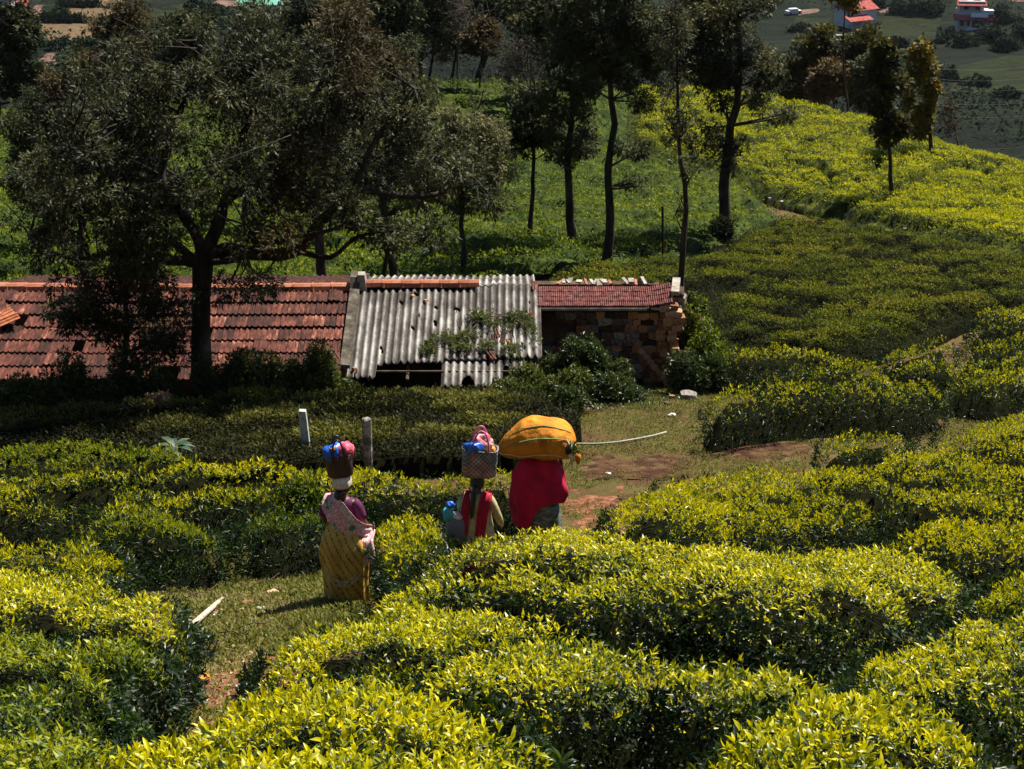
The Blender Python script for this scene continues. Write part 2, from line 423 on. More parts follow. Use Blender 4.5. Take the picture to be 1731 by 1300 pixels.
def lump(x, y):
    return (fbm(x*1.0, y*1.0, 71, 3)-.5)*.55+(vnoise(x*3.1, y*3.1, 77)-.5)*.16
ALL_PLANTED = []
def pocket(x, y):
    return sstep(.57, .66, fbm(x*.75+y*.25, y*1.5, 171, 3))
def world_poly(px, h, grow=.03):
    P = []
    for q in px:
        if len(q) == 3: p = at_r(q[0], q[2], 0)
        else: p = at(q[0], q[1], h)
        P.append((p.x, p.y))
    # soften the outline
    out = []
    n = len(P)
    for i in range(n):
        a = P[i]; b = P[(i+1) % n]; L = math.hypot(b[0]-a[0], b[1]-a[1]); k = max(2, min(10, int(L/.35)))
        for j in range(k):
            t = j/k; out.append([a[0]*(1-t)+b[0]*t, a[1]*(1-t)+b[1]*t])
    out = np.array(out)
    for _ in range(2):
        out = (np.roll(out, 1, 0)+2*out+np.roll(out, -1, 0))/4
    out[:, 0] += (vnoise(out[:, 0]*2.3, out[:, 1]*2.3, 41)-.5)*.22
    out[:, 1] += (vnoise(out[:, 0]*2.3, out[:, 1]*2.3, 47)-.5)*.22
    if grow:
        tn = np.roll(out, -1, 0)-np.roll(out, 1, 0); L = np.hypot(tn[:, 0], tn[:, 1])+1e-9
        sg = 1 if (out[:, 0]*np.roll(out[:, 1], -1)-np.roll(out[:, 0], -1)*out[:, 1]).sum() > 0 else -1
        out = out+np.stack([tn[:, 1]/L, -tn[:, 0]/L], 1)*sg*grow
    return [tuple(p) for p in out]
def poly_area(P):
    return abs(sum(P[i][0]*P[(i+1) % len(P)][1]-P[(i+1) % len(P)][0]*P[i][1] for i in range(len(P))))/2
def hedge(px, h, label, mat='tea', dens=None, tone=.0, size=.069, name='tea_hedge', side_tone=.0, grow=.03):
    P = world_poly(px, h, grow)
    ALL_PLANTED.append(P)
    arr = np.array(P); c = arr.mean(0); r = math.hypot(*c)
    area = poly_area(P)
    if dens is None: dens = 400 if r < 14 else (300 if r < 19 else (210 if r < 28 else 140))     # shoots per m2
    root = empty(name, (c[0], c[1], gz(*c)), label, 'tea bush', 'clipped tea hedges')
    x0, y0 = arr.min(0); x1, y1 = arr.max(0)
    vis = min(1.0, 1.0)
    n = int((x1-x0)*(y1-y0)*dens)
    x = rng.uniform(x0, x1, n); y = rng.uniform(y0, y1, n)
    # keep only what can be seen beside the frame's sides
    sx = x/np.maximum(y, .1)*FPX*math.cos(PITCH)
    k = in_poly(x, y, P) & (np.abs(sx) < 1120)
    x = x[k]; y = y[k]
    d = edge_dist(x, y, P)
    lp = lump(x, y)
    z = ground(x, y)+(h+lp)*(1-.30*np.exp(-d/.10)-.16*np.exp(-d/.30))+rng.uniform(-.10, .06, len(x))-.34*pocket(x, y)
    e = .05
    ax = -(lump(x+e, y)-lump(x-e, y))/(2*e); ay = -(lump(x, y+e)-lump(x, y-e))/(2*e)
    cx = np.stack([x-c[0], y-c[1]], 1); cx = unit(cx)*np.exp(-d/.14)[:, None]*1.0
    A = np.stack([ax*.7+cx[:, 0], ay*.7+cx[:, 1], np.ones(len(x))], 1)+rng.normal(0, .22, (len(x), 3))
    leaf_tone = 1.02+tone+lp*.9-.30*np.exp(-d/.06)+(fbm(x*2.6, y*2.6, 91)-.5)*1.0+rng.normal(0, .13, len(x))-.62*pocket(x, y)
    # edges and pockets: gap shade put into the leaf tone as darkening
    near = 2 if r < 9.8 else r < 17
    a1 = shoots(np.stack([x, y, z], 1), A, 5, size, np.clip(leaf_tone, .12, 1.2), falloff=.76, lift=1.3, tvar=.17)
    # sides: older leaves, with shade of the fronts put into the tone
    seg = np.roll(arr, -1, 0)-arr; Ls = np.hypot(seg[:, 0], seg[:, 1]); per = Ls.sum()
    m = int(per*h*dens*1.0)
    idx = rng.choice(len(arr), m, p=Ls/per); t = rng.uniform(0, 1, m)[:, None]
    q = arr[idx]+seg[idx]*t
    nrm = np.stack([seg[idx, 1], -seg[idx, 0]], 1)/np.maximum(Ls[idx], 1e-6)[:, None]
    sgn = 1 if (arr[:, 0]*np.roll(arr[:, 1], -1)-np.roll(arr[:, 0], -1)*arr[:, 1]).sum() > 0 else -1
    nrm = nrm*sgn
    s = rng.uniform(.05, .92, m)
    bulge = .10*np.sin(s*3.1)+(vnoise(q[:, 0]*3+s*4, q[:, 1]*3, 55)-.5)*.2-.04
    q = q+nrm*bulge[:, None]
    zz = ground(q[:, 0], q[:, 1])+h*s
    sx = q[:, 0]/np.maximum(q[:, 1], .1)*FPX*math.cos(PITCH)
    kk = (np.abs(sx) < 1120) & (((q*nrm).sum(1)/np.hypot(q[:, 0], q[:, 1]) < .35) | (rng.uniform(0, 1, m) < .25))
    q = q[kk]; zz = zz[kk]; nn = nrm[kk]; s = s[kk]; m = len(q)
    A2 = np.concatenate([nn, np.full((m, 1), .55)], 1)+rng.normal(0, .3, (m, 3))
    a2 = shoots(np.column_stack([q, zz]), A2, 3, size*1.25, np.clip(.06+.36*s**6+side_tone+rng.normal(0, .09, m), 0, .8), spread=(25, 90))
    A_ = [np.concatenate([u_, v_]) for u_, v_ in zip(a1, a2)]
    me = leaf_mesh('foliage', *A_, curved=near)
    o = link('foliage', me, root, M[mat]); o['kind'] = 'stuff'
    # opaque dark filler added inside the hedge to block light
    res = .14 if r < 20 else .25
    gx = np.arange(x0-res, x1+2*res, res); gy = np.arange(y0-res, y1+2*res, res)
    XX, YY = np.meshgrid(gx, gy)
    ins = in_poly(XX.ravel(), YY.ravel(), P).reshape(XX.shape)
    dd = np.where(ins, edge_dist(XX.ravel(), YY.ravel(), P).reshape(XX.shape), 0)
    ZZ = ground(XX.ravel(), YY.ravel()).reshape(XX.shape)
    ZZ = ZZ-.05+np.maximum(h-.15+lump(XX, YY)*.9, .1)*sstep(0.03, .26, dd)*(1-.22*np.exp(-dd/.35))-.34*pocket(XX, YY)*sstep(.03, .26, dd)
    nx = XX.shape[1]
    I = np.arange(XX.size).reshape(XX.shape)
    q4 = np.stack([I[:-1, :-1], I[:-1, 1:], I[1:, 1:], I[1:, :-1]], -1).reshape(-1, 4)
    keep = ins.ravel()[q4].any(1)
    me = mesh_np('shade_core', np.stack([XX.ravel(), YY.ravel(), ZZ.ravel()], 1), q4[keep], True)
    link('shade_core', me, root, M['core'])
    return root
def relief(x, y, kind):
    if kind == 'rows':      # long contour rows
        w = (fbm(x*.12, y*.12, 13)-.5)*5
        a, c1 = worley((x+w*.3)*.16, (y+w*.55+x*.05)*.62, 21)
        b, c2 = worley(x*.55, y*.9+w*.3, 27)
        return np.minimum(sstep(.02, .30, a), .35+.65*sstep(0, .22, b)), c2
    if kind == 'dash':      # clipped bushes merging into a mat with short dark gaps along the rows
        q = (x*.80-y*.60); w = (x*.60+y*.80); nz = fbm(x*.22, y*.22, 5)*3
        a, c1 = worley(q*.26+nz*.4, w*.95+nz, 33)
        m = fbm(x*.33, y*.33, 58, 3)
        cut = sstep(.06, .36, a); cut = np.maximum(cut, .85*sstep(.52, .66, fbm(q*.2, w*.6, 63, 2)))
        b, c2 = worley(x*.9, y*.8, 37)
        return np.minimum(cut, .72+.28*sstep(0, .25, b)), c1*.5+c2*.5
    a, c1 = worley((x+y*.35)*.34+fbm(x*.3, y*.3, 5)*1.3, (y-x*.35)*.42+fbm(x*.3, y*.3, 9)*1.5, 33)
    b, c2 = worley(x*.95, y*.8, 37)
    return np.minimum(sstep(.03, .34, a), .35+.65*sstep(0, .3, b)), c1
def field(px, h, label, mat, n, size, kind='rows', tone=0.0, depth=.5, k=4, name='tea_field', skip=None, base='core', gapfill=0.0, res=None, rmin=30, rough=.1, leaf1=True):
    P = []
    for q in px:
        p = at_r(q[0], q[2], 0) if len(q) == 3 else at(q[0], q[1], h)
        P.append((p.x, p.y))
    ALL_PLANTED.append(P)
    arr = np.array(P); 
    A = np.arctan2(arr[:, 0], arr[:, 1]); R = np.log(np.hypot(arr[:, 0], arr[:, 1]))
    PP = list(zip(A, R))
    a0, a1 = A.min(), A.max(); r0, r1 = R.min(), R.max()
    # carrying surface
    NA, NRr = res or (300, 130)
    ga = np.linspace(a0, a1, NA); gr = np.linspace(r0, r1, NRr)
    AA, RR = np.meshgrid(ga, gr)
    ins = in_poly(AA.ravel(), RR.ravel(), PP)
    X = np.sin(AA.ravel())*np.exp(RR.ravel()); Y = np.cos(AA.ravel())*np.exp(RR.ravel())
    if skip is not None: ins &= ~skip(X, Y)
    rel, cid = relief(X, Y, kind)
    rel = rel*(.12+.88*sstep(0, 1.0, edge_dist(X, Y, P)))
    Z = ground(X, Y)+(h-.06)*((1-depth)+depth*rel)+(fbm(X*1.3, Y*1.3, 61)-.5)*rough*2
    I = np.arange(NA*NRr).reshape(NRr, NA)
    q4 = np.stack([I[:-1, :-1], I[:-1, 1:], I[1:, 1:], I[1:, :-1]], -1).reshape(-1, 4)
    keepv = ins; cnt = keepv[q4].sum(1)
    low = ~keepv; Z = np.where(low, ground(X, Y)-.1, Z)
    me = mesh_np('tea_canopy', np.stack([X, Y, Z], 1), q4[cnt >= 1], True)
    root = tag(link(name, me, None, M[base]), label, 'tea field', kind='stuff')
    aa = rng.uniform(a0, a1, n); rr = rng.uniform(r0, r1, n)
    kk = in_poly(aa, rr, PP) & (np.abs(aa) < .385)
    x = np.sin(aa)*np.exp(rr); y = np.cos(aa)*np.exp(rr)
    if skip is not None: kk &= ~skip(x, y)
    x = x[kk]; y = y[kk]
    rel, cid = relief(x, y, kind)
    rel = rel*(.12+.88*sstep(0, 1.0, edge_dist(x, y, P)))
    fl = .06 if kind == 'dash' else .25
    keep = rng.uniform(0, 1, len(x)) < (fl+gapfill+(1-fl)*rel)
    x = x[keep]; y = y[keep]; rel = rel[keep]; cid = cid[keep]
    z = ground(x, y)+h*((1-depth)+depth*rel)+(fbm(x*1.3, y*1.3, 61)-.5)*rough*2+rng.uniform(-.03, .05, len(x))
    leaf_tone = .76+tone-.85*(1-rel)+(cid-.5)*.3+(fbm(x*.7, y*.7, 67)-.5)*.35  # low gaps darker: older leaves, plus shade between rows put into the tone
    AX = np.stack([rng.normal(0, .28, len(x)), rng.normal(0, .28, len(x)), np.ones(len(x))], 1)
    L = shoots(np.stack([x, y, z], 1), AX, k, size, np.clip(leaf_tone, .05, 1.1), spread=(20, 75), tvar=.1)
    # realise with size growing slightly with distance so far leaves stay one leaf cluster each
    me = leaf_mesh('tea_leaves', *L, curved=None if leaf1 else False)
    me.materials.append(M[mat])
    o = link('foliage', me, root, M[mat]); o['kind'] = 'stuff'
    return root

# ------------------------------------------------------------------ ground
def build_ground():
    az = np.radians(np.concatenate([np.linspace(-180, -60, 25)[:-1], np.linspace(-60, -21, 20)[:-1], np.linspace(-21, 21, 190)[:-1], np.linspace(21, 60, 20)[:-1], np.linspace(60, 180, 25)[:-1]]))
    lrs = np.concatenate([np.linspace(math.log(.4), math.log(6), 12)[:-1], np.linspace(math.log(6), math.log(130), 240)])
    AA, RR = np.meshgrid(az, np.exp(lrs)); n = len(az)
    X = np.sin(AA)*RR; Y = np.cos(AA)*RR
    Z = ground(X.ravel(), Y.ravel()).reshape(X.shape)
    V = np.stack([X.ravel(), Y.ravel(), Z.ravel()], 1)
    I = np.arange(X.size).reshape(X.shape)
    J = np.roll(I, -1, 1)
    q = np.stack([I[:-1], J[:-1], J[1:], I[1:]], -1).reshape(-1, 4)
    me = mesh_np('ground', V, q, True)
    bm = bmesh.new(); bm.from_mesh(me); bm.verts.ensure_lookup_table()
    bm.faces.new([bm.verts[i] for i in range(n)][::-1]); bm.to_mesh(me); bm.free()
    m, nt, p, out = nodes_of('ground_soil_and_grass')
    g = nt.nodes.new('ShaderNodeNewGeometry')
    n1 = noise(nt, 1.3, 6, .7, g.outputs['Position']); n2 = noise(nt, 14, 6, .75, g.outputs['Position'])
    f = math_n(nt, 'ADD', math_n(nt, 'MULTIPLY', n1.outputs['Fac'], .6), math_n(nt, 'MULTIPLY', n2.outputs['Fac'], .4))
    r = ramp(nt, [(.34, (.055, .024, .012)), (.46, (.095, .050, .022)), (.54, (.085, .074, .020)), (.68, (.19, .11, .055))])
    nt.links.new(f, r.inputs[0]); nt.links.new(r.outputs[0], p.inputs['Base Color'])
    p.inputs['Roughness'].default_value = .95; p.inputs['Specular IOR Level'].default_value = .15
    b = nt.nodes.new('ShaderNodeBump'); b.inputs['Distance'].default_value = .04; b.inputs['Strength'].default_value = 1
    nt.links.new(n2.outputs['Fac'], b.inputs['Height']); nt.links.new(b.outputs[0], p.inputs['Normal'])
    tag(link('ground', me, None, m), 'grassy red soil ground between the tea hedges', None, kind='structure')
    # far side of the valley
    az = np.radians(np.concatenate([np.linspace(-180, -60, 13)[:-1], np.linspace(-60, -21, 14)[:-1], np.linspace(-21, 21, 150)[:-1], np.linspace(21, 60, 14)[:-1], np.linspace(60, 180, 13)[:-1]]))
    AA, RR = np.meshgrid(az, np.exp(np.linspace(math.log(130), math.log(1600), 170))); n = len(az)
    X = np.sin(AA)*RR; Y = np.cos(AA)*RR
    Z = ground(X.ravel(), Y.ravel()).reshape(X.shape)
    I = np.arange(X.size).reshape(X.shape); J = np.roll(I, -1, 1)
    q = np.stack([I[:-1], J[:-1], J[1:], I[1:]], -1).reshape(-1, 4)
    me = mesh_np('valley_hillside', np.stack([X.ravel(), Y.ravel(), Z.ravel()], 1), q, True)
    m, nt, p, out = nodes_of('valley_green_cloud_shade')
    g = nt.nodes.new('ShaderNodeNewGeometry')
    n1 = noise(nt, .016, 4, .55, g.outputs['Position']); n2 = noise(nt, .5, 5, .8, g.outputs['Position'])
    f = math_n(nt, 'ADD', math_n(nt, 'MULTIPLY', n1.outputs['Fac'], .75), math_n(nt, 'MULTIPLY', n2.outputs['Fac'], .25))
    r = ramp(nt, [(.36, (.0025, .005, .004)), (.46, (.005, .010, .005)), (.54, (.010, .017, .007)), (.62, (.005, .009, .005)), (.70, (.017, .021, .009))])  # greens darkened: cloud shadow over the valley put into the colour
    nt.links.new(f, r.inputs[0])
    # planting rows following the contours
    sp = nt.nodes.new('ShaderNodeSeparateXYZ'); nt.links.new(g.outputs['Position'], sp.inputs[0])
    wz = math_n(nt, 'ADD', math_n(nt, 'MULTIPLY', sp.outputs[1], .35), math_n(nt, 'MULTIPLY', noise(nt, .03, 3, .6, g.outputs['Position']).outputs['Fac'], 12))
    s = math_n(nt, 'MULTIPLY_ADD', math_n(nt, 'SINE', math_n(nt, 'MULTIPLY', wz, 2.2)), .22, .78)
    mx = nt.nodes.new('ShaderNodeVectorMath'); mx.operation = 'SCALE'; nt.links.new(r.outputs[0], mx.inputs[0]); nt.links.new(s, mx.inputs['Scale'])
    nt.links.new(mx.outputs[0], p.inputs['Base Color'])
    p.inputs['Roughness'].default_value = .95; p.inputs['Specular IOR Level'].default_value = .1
    b = nt.nodes.new('ShaderNodeBump'); b.inputs['Distance'].default_value = .8; b.inputs['Strength'].default_value = 1
    nt.links.new(n2.outputs['Fac'], b.inputs['Height']); nt.links.new(b.outputs[0], p.inputs['Normal'])
    tag(link('valley_hillside', me, None, m), 'green far side of the valley, cloud shade in its colour', None, kind='structure')
build_ground()

def drape(name, px, h, mat, res=.08, kind='structure', label=None, jag=.45, bumpy=.03, cat=None, smooth=True):
    P = []
    for q in px:
        p = at_r(q[0], q[2], 0) if len(q) == 3 else at(q[0], q[1], 0)
        P.append((p.x, p.y))
    arr = np.array(P); x0, y0 = arr.min(0); x1, y1 = arr.max(0)
    gx = np.arange(x0, x1+res, res); gy = np.arange(y0, y1+res, res)
    XX, YY = np.meshgrid(gx, gy); X = XX.ravel(); Y = YY.ravel()
    s = res/.08
    jx = X+(fbm(X*2/s, Y*2/s, 83)-.5)*jag*4; jy = Y+(fbm(X*2/s, Y*2/s, 87)-.5)*jag*4
    ins = in_poly(jx, jy, P)
    dd = np.where(ins, np.minimum(edge_dist(jx, jy, P), .5), 0)
    Z = ground(X, Y)+h*sstep(0, .12*s, dd)-.02*(~ins)+(fbm(X*5, Y*5, 89)-.5)*bumpy
    I = np.arange(X.size).reshape(XX.shape)
    q4 = np.stack([I[:-1, :-1], I[:-1, 1:], I[1:, 1:], I[1:, :-1]], -1).reshape(-1, 4)
    me = mesh_np(name, np.stack([X, Y, Z], 1), q4[ins[q4].sum(1) >= 2], smooth)
    return tag(link(name, me, None, mat), label, cat, kind=kind), P
M['dirt'] = plain('red_earth', [(.2, (.075, .030, .016)), (.5, (.19, .078, .040)), (.8, (.30, .15, .085))], 7, .95, .1, bump=.03, bscale=22)
M['dirt_dark'] = plain('dark_red_earth', [(.2, (.030, .014, .009)), (.5, (.070, .032, .018)), (.85, (.13, .085, .035))], 3, .95, .1, bump=.04, bscale=15)
DIRT = []
for nm, px, mt, lb in [
    ('dirt_path', [(310, 1235), (325, 1150), (350, 1105), (400, 1092), (450, 1100), (490, 1130), (540, 1190), (480, 1250), (340, 1260)], 'dirt', 'bare red earth of the path in front of the big tea hedge'),
    ('dirt_path', [(935, 865), (985, 828), (1050, 825), (1040, 862), (1000, 885), (940, 900)], 'dirt', 'bare red earth strip of the path right of the woman in red'),
    ('dirt_path', [(975, 795), (1010, 772), (1110, 765), (1185, 770), (1180, 800), (1090, 812), (1010, 808)], 'dirt_dark', 'dark trodden red earth below the white pipe'),
    ('dirt_path', [(1190, 770), (1270, 752), (1390, 758), (1400, 772), (1290, 782)], 'dirt_dark', 'thin reddish worn strip on the grass right of the path')]:
    o, P = drape(nm, px, .02, M[mt], label=lb); DIRT.append(P)

# ------------------------------------------------------------------ hedges: outlines of the clipped tops as seen
HEDGES = [
 ([(110, 1420), (150, 1300), (165, 1265), (250, 1228), (400, 1205), (560, 1172), (716, 1160), (837, 1200), (905, 1235), (940, 1290), (960, 1420)], .80, 'wide bright hedge along the bottom edge, left of centre', {}),
 ([(443, 1130), (452, 1090), (560, 1048), (640, 1008), (720, 1012), (800, 1045), (930, 1055), (1080, 1085), (1200, 1095), (1340, 1108), (1400, 1140), (1390, 1165), (1330, 1175), (1240, 1180), (1150, 1140), (1045, 1130), (940, 1155), (855, 1165), (750, 1140), (664, 1118), (560, 1130), (480, 1152)], .85, 'longest bright hedge just behind the bottom one, its left end beside bare red earth', {}),
 ([(668, 985), (700, 935), (760, 910), (850, 905), (960, 893), (1040, 905), (1110, 935), (1250, 925), (1400, 915), (1560, 935), (1640, 972), (1600, 1008), (1530, 1040), (1430, 1048), (1286, 1026), (1160, 1000), (1040, 1008), (960, 1003), (860, 985), (760, 978), (700, 1000)], .88, 'broad bright hedge in front of the girl with the grey basket', {}),
 ([(1010, 868), (1080, 828), (1150, 800), (1240, 785), (1330, 778), (1440, 795), (1530, 765), (1560, 735), (1640, 715), (1731, 705), (1850, 700), (1850, 850), (1731, 860), (1640, 868), (1480, 862), (1350, 882), (1230, 898), (1120, 900), (1050, 892)], .85, 'largest bright hedge on the right, its near end by the red earth path', {}),
 ([(1440, 895), (1520, 885), (1650, 893), (1850, 880), (1850, 938), (1720, 938), (1640, 935), (1560, 915)], .85, 'bright hedge at the right edge, first below the largest hedge', {}),
 ([(1655, 985), (1700, 965), (1850, 955), (1850, 1020), (1700, 1025), (1625, 1022)], .85, 'hedge at the right edge, second below the largest hedge', {'tone': -.1}),
 ([(1530, 1066), (1620, 1048), (1731, 1038), (1850, 1035), (1850, 1080), (1720, 1082), (1600, 1076)], .85, 'narrow hedge at the right edge, third below the largest hedge', {'tone': -.05}),
 ([(1420, 1125), (1450, 1095), (1540, 1088), (1640, 1098), (1731, 1110), (1850, 1110), (1850, 1185), (1740, 1190), (1650, 1165), (1580, 1150), (1500, 1150), (1430, 1148)], .85, 'yellowish hedge above the rounded bottom right one', {'tone': -.02}),
 ([(1205, 1290), (1260, 1228), (1321, 1185), (1442, 1172), (1616, 1203), (1668, 1250), (1672, 1420), (1180, 1420)], .82, 'rounded hedge at the bottom edge, right of centre', {'tone': -.08}),
 ([(1705, 1310), (1750, 1280), (1850, 1270), (1850, 1420), (1690, 1420)], .75, 'hedge tip cut off by the bottom right corner', {'tone': -.15}),
 ([(-120, 1075), (50, 1070), (104, 1068), (173, 1090), (284, 1094), (296, 1114), (240, 1122), (165, 1122), (150, 1145), (200, 1180), (212, 1210), (180, 1260), (150, 1420), (-120, 1420)], .85, 'big green hedge filling the bottom left corner, with a dark hollow', {'mat': 'tea_green', 'tone': .05}),
 ([(-120, 968), (0, 960), (149, 955), (208, 974), (295, 1018), (325, 1064), (290, 1075), (190, 1064), (86, 1056), (-120, 1050)], .85, 'bright hedge on the left pointing at the fallen white log', {}),
 ([(-120, 905), (80, 900), (156, 912), (225, 945), (205, 958), (100, 948), (-120, 952)], .82, 'narrow bright hedge on the left, above the one pointing at the log', {}),
 ([(70, 882), (200, 866), (312, 868), (368, 885), (362, 900), (300, 900), (240, 900), (150, 896)], .85, 'dark fronted green hedge left of the first woman', {'grow': .02, 'mat': 'tea_green', 'tone': .05}),
 ([(-120, 812), (100, 806), (200, 800), (330, 780), (450, 793), (560, 785), (640, 776), (655, 800), (600, 835), (530, 850), (400, 850), (300, 845), (200, 860), (100, 850), (-120, 868)], .8, 'long lit hedge running left from behind the first woman', {'tone': -.05}),
 ([(398, 872), (440, 848), (530, 842), (552, 855), (545, 868), (480, 880), (405, 884)], .9, 'dark untrimmed tea bush beside the first woman', {'grow': .02, 'mat': 'tea_green', 'tone': -.35}),
 ([(-120, 755), (60, 752), (160, 746), (260, 750), (330, 765), (320, 778), (200, 790), (0, 798), (-120, 800)], .8, 'green hedge at the left edge just below the dark old tea', {'mat': 'tea_green', 'tone': .1}),
 ([(625, 812), (650, 790), (740, 783), (860, 790), (885, 805), (872, 828), (760, 830), (640, 838)], .85, 'dark fronted bright hedge between the first woman and the girl', {}),
 ([(628, 900), (634, 872), (690, 860), (745, 868), (765, 890), (745, 905), (700, 935), (665, 950), (650, 930)], .8, 'small bright hedge immediately right of the first woman', {'grow': .02}),
 ([(1380, 752), (1400, 732), (1480, 722), (1545, 730), (1540, 745), (1490, 750), (1400, 765)], .8, 'small dark fronted hedge jutting into the grass strip on the right', {'tone': -.05}),
 ([(1190, 688), (1215, 665), (1300, 650), (1400, 640), (1500, 637), (1590, 645), (1600, 660), (1540, 672), (1440, 670), (1300, 676), (1210, 698)], .85, 'long dark fronted hedge right of the ruined hut, above the grass strip', {'tone': -.15}),
 ([(1495, 625), (1560, 610), (1731, 590), (1850, 585), (1850, 640), (1660, 650), (1600, 640), (1560, 632)], .85, 'hedge at the right edge, just above the grass strip', {'tone': -.12}),
 ([(1480, 588), (1560, 568), (1620, 574), (1610, 585), (1540, 604), (1495, 600)], .85, 'small lit hedge on the edge of the brown tea field', {'tone': -.1}),
 ([(1620, 582), (1640, 568), (1731, 563), (1850, 560), (1850, 585), (1700, 586)], .85, 'slim lit hedge at the right edge, one above the grass side hedge', {'tone': -.1}),
 ([(1640, 530), (1690, 515), (1850, 500), (1850, 545), (1700, 550), (1650, 547)], .85, 'topmost lit hedge at the right edge of the brown tea field', {'tone': -.1}),
 ([(1200, 595), (1300, 588), (1420, 597), (1500, 612), (1480, 625), (1380, 625), (1260, 610), (1205, 608)], .8, 'low lit hedge bordering the bright grass patch behind the ruined hut', {'tone': -.15}),
]
HUT_BOX = (-12.4, 3.9, 33.2, 40.0)
def hut_skip(X, Y): return (X > HUT_BOX[0]) & (X < HUT_BOX[1]) & (Y > HUT_BOX[2]) & (Y < HUT_BOX[3])
for px, h, lb, kw in HEDGES:
    hedge(px, h, lb, **kw)
field([(-150, 748), (-150, 655), (150, 655), (330, 655), (600, 655), (900, 655), (960, 680), (985, 700), (950, 725), (880, 748), (780, 755), (640, 762), (560, 768), (480, 772), (430, 780), (340, 768), (260, 746), (160, 742)], .55,
      'dark brownish old tea in front of the ruined hut', 'tea_olive', 50000, .10, tone=-.12, depth=.25, k=4, skip=hut_skip, gapfill=.3)
field([(1195, 592), (1195, 500), (1160, 480), (1150, 'r', 40.5), (850, 'r', 40.5), (900, 445), (1040, 438), (1130, 425), (1220, 398), (1325, 354), (1400, 364), (1550, 393), (1731, 424), (1900, 453), (1900, 500), (1800, 510), (1640, 525), (1560, 560), (1480, 580), (1420, 590), (1300, 583)], .6,
      'brownish green old tea field with contour rows right of the hut', 'tea_terrace', 100000, .10, tone=.04, depth=.6, k=4, skip=hut_skip)
field([(-200, 'r', 41), (-200, 'r', 96), (0, 'r', 97), (300, 'r', 100), (600, 'r', 104), (865, 'r', 104), (1060, 'r', 103), (1060, 'r', 78), (1150, 'r', 76), (1250, 'r', 73.6), (1335, 358), (1220, 400), (1130, 427), (1040, 440), (900, 447), (850, 'r', 41)], .6,
      'green tea field under the trees behind the hut', 'tea_shade', 110000, .165, kind='dash', tone=.16, depth=.8, k=3, base='canopy_green', res=(360, 170), skip=hut_skip)
field([(1048, 'r', 79), (1048, 'r', 103), (1200, 'r', 103), (1330, 'r', 103), (1500, 'r', 99), (1731, 'r', 92), (1950, 'r', 90), (1950, 'r', 56.5), (1731, 'r', 58.6), (1620, 'r', 60.2), (1500, 'r', 63), (1400, 'r', 66), (1330, 'r', 70), (1240, 'r', 73.4), (1150, 'r', 76)], .8,
      'bright yellow green tea hill on the right', 'tea_hill', 140000, .14, kind='dash', tone=.22, depth=.75, k=3, base='hill_gap_shade', res=(400, 190))
# ------------------------------------------------------------------ grass and litter on open ground
def grass(label, px, n, size=.05, mat='grass', tone=0.0):
    P = [(at(q[0], q[1]).x, at(q[0], q[1]).y) for q in px]
    arr = np.array(P); x0, y0 = arr.min(0); x1, y1 = arr.max(0)
    x = rng.uniform(x0, x1, n); y = rng.uniform(y0, y1, n)
    k = in_poly(x, y, P)
    for Q in ALL_PLANTED: k &= ~in_poly(x, y, Q)
    for Q in DIRT: k &= ~in_poly(x, y, Q) | (rng.uniform(0, 1, n) < .12+.5*sstep(.45, .6, fbm(x*1.6, y*1.6, 131)))
    dens = fbm(x*1.2, y*1.2, 101, 4)
    k &= rng.uniform(0, 1, n) < sstep(.30, .55, dens)*.9+.12
    x = x[k]; y = y[k]
    A = np.stack([rng.normal(0, .3, len(x)), rng.normal(0, .3, len(x)), np.ones(len(x))], 1)
    L = shoots(np.stack([x, y, ground(x, y)+.0], 1), A, 5, size, np.clip(.65+tone+(dens[k]-.5)*1.2, 0, 1), spread=(15, 85), width=.25, lift=.1, tvar=.18)
    me = leaf_mesh('grass', *L, curved=None)
    return tag(link('grass', me, None, M[mat]), label, None, kind='stuff')
grass('short weedy grass on the path around the fallen log', [(270, 1010), (380, 960), (560, 925), (760, 960), (700, 1060), (480, 1110), (450, 1190), (330, 1260), (200, 1260), (220, 1150), (310, 1100)], 46000, .075, tone=.10)
grass('short grass on the clearing below the ruined hut and along the path', [(860, 900), (860, 760), (940, 700), (1080, 660), (1200, 600), (1420, 590), (1500, 640), (1760, 640), (1760, 730), (1560, 770), (1380, 790), (1100, 850), (1000, 900)], 90000, .06, tone=-.05)
grass('rough dark weeds in front of the hut', [(-20, 700), (-20, 590), (600, 620), (1180, 600), (1250, 650), (1100, 690), (900, 700), (500, 690)], 30000, .09, mat='shrub', tone=0)

# ------------------------------------------------------------------ shrubs and creepers made of leaf clusters
def leaf_clusters(cents, rads, n, size, k=5, leaf_tone=.5, seed_dir=None, flat=1.0, tvar=.16, width=.42):
    """shoots through ellipsoids; rads (m,3)"""
    cents = np.asarray(cents, float); rads = np.asarray(rads, float)
    if rads.ndim == 1: rads = np.repeat(rads[:, None], 3, 1)
    vol = rads.prod(1)**(2/3); idx = rng.choice(len(cents), n, p=vol/vol.sum())
    d = unit(rng.normal(0, 1, (n, 3))); rr = rng.uniform(0, 1, n)**.45
    P = cents[idx]+d*rads[idx]*rr[:, None]
    A = d*.8+np.array([0, 0, .55])+rng.normal(0, .35, (n, 3))
    yo = leaf_tone+(d[:, 2]*.18)*rr+(_h(idx.astype(np.int64), idx.astype(np.int64)*3, 7)-.5)*.3
    return shoots(P, A, k, size, np.clip(yo, 0, 1.1), spread=(15, 85), tvar=tvar, width=width)
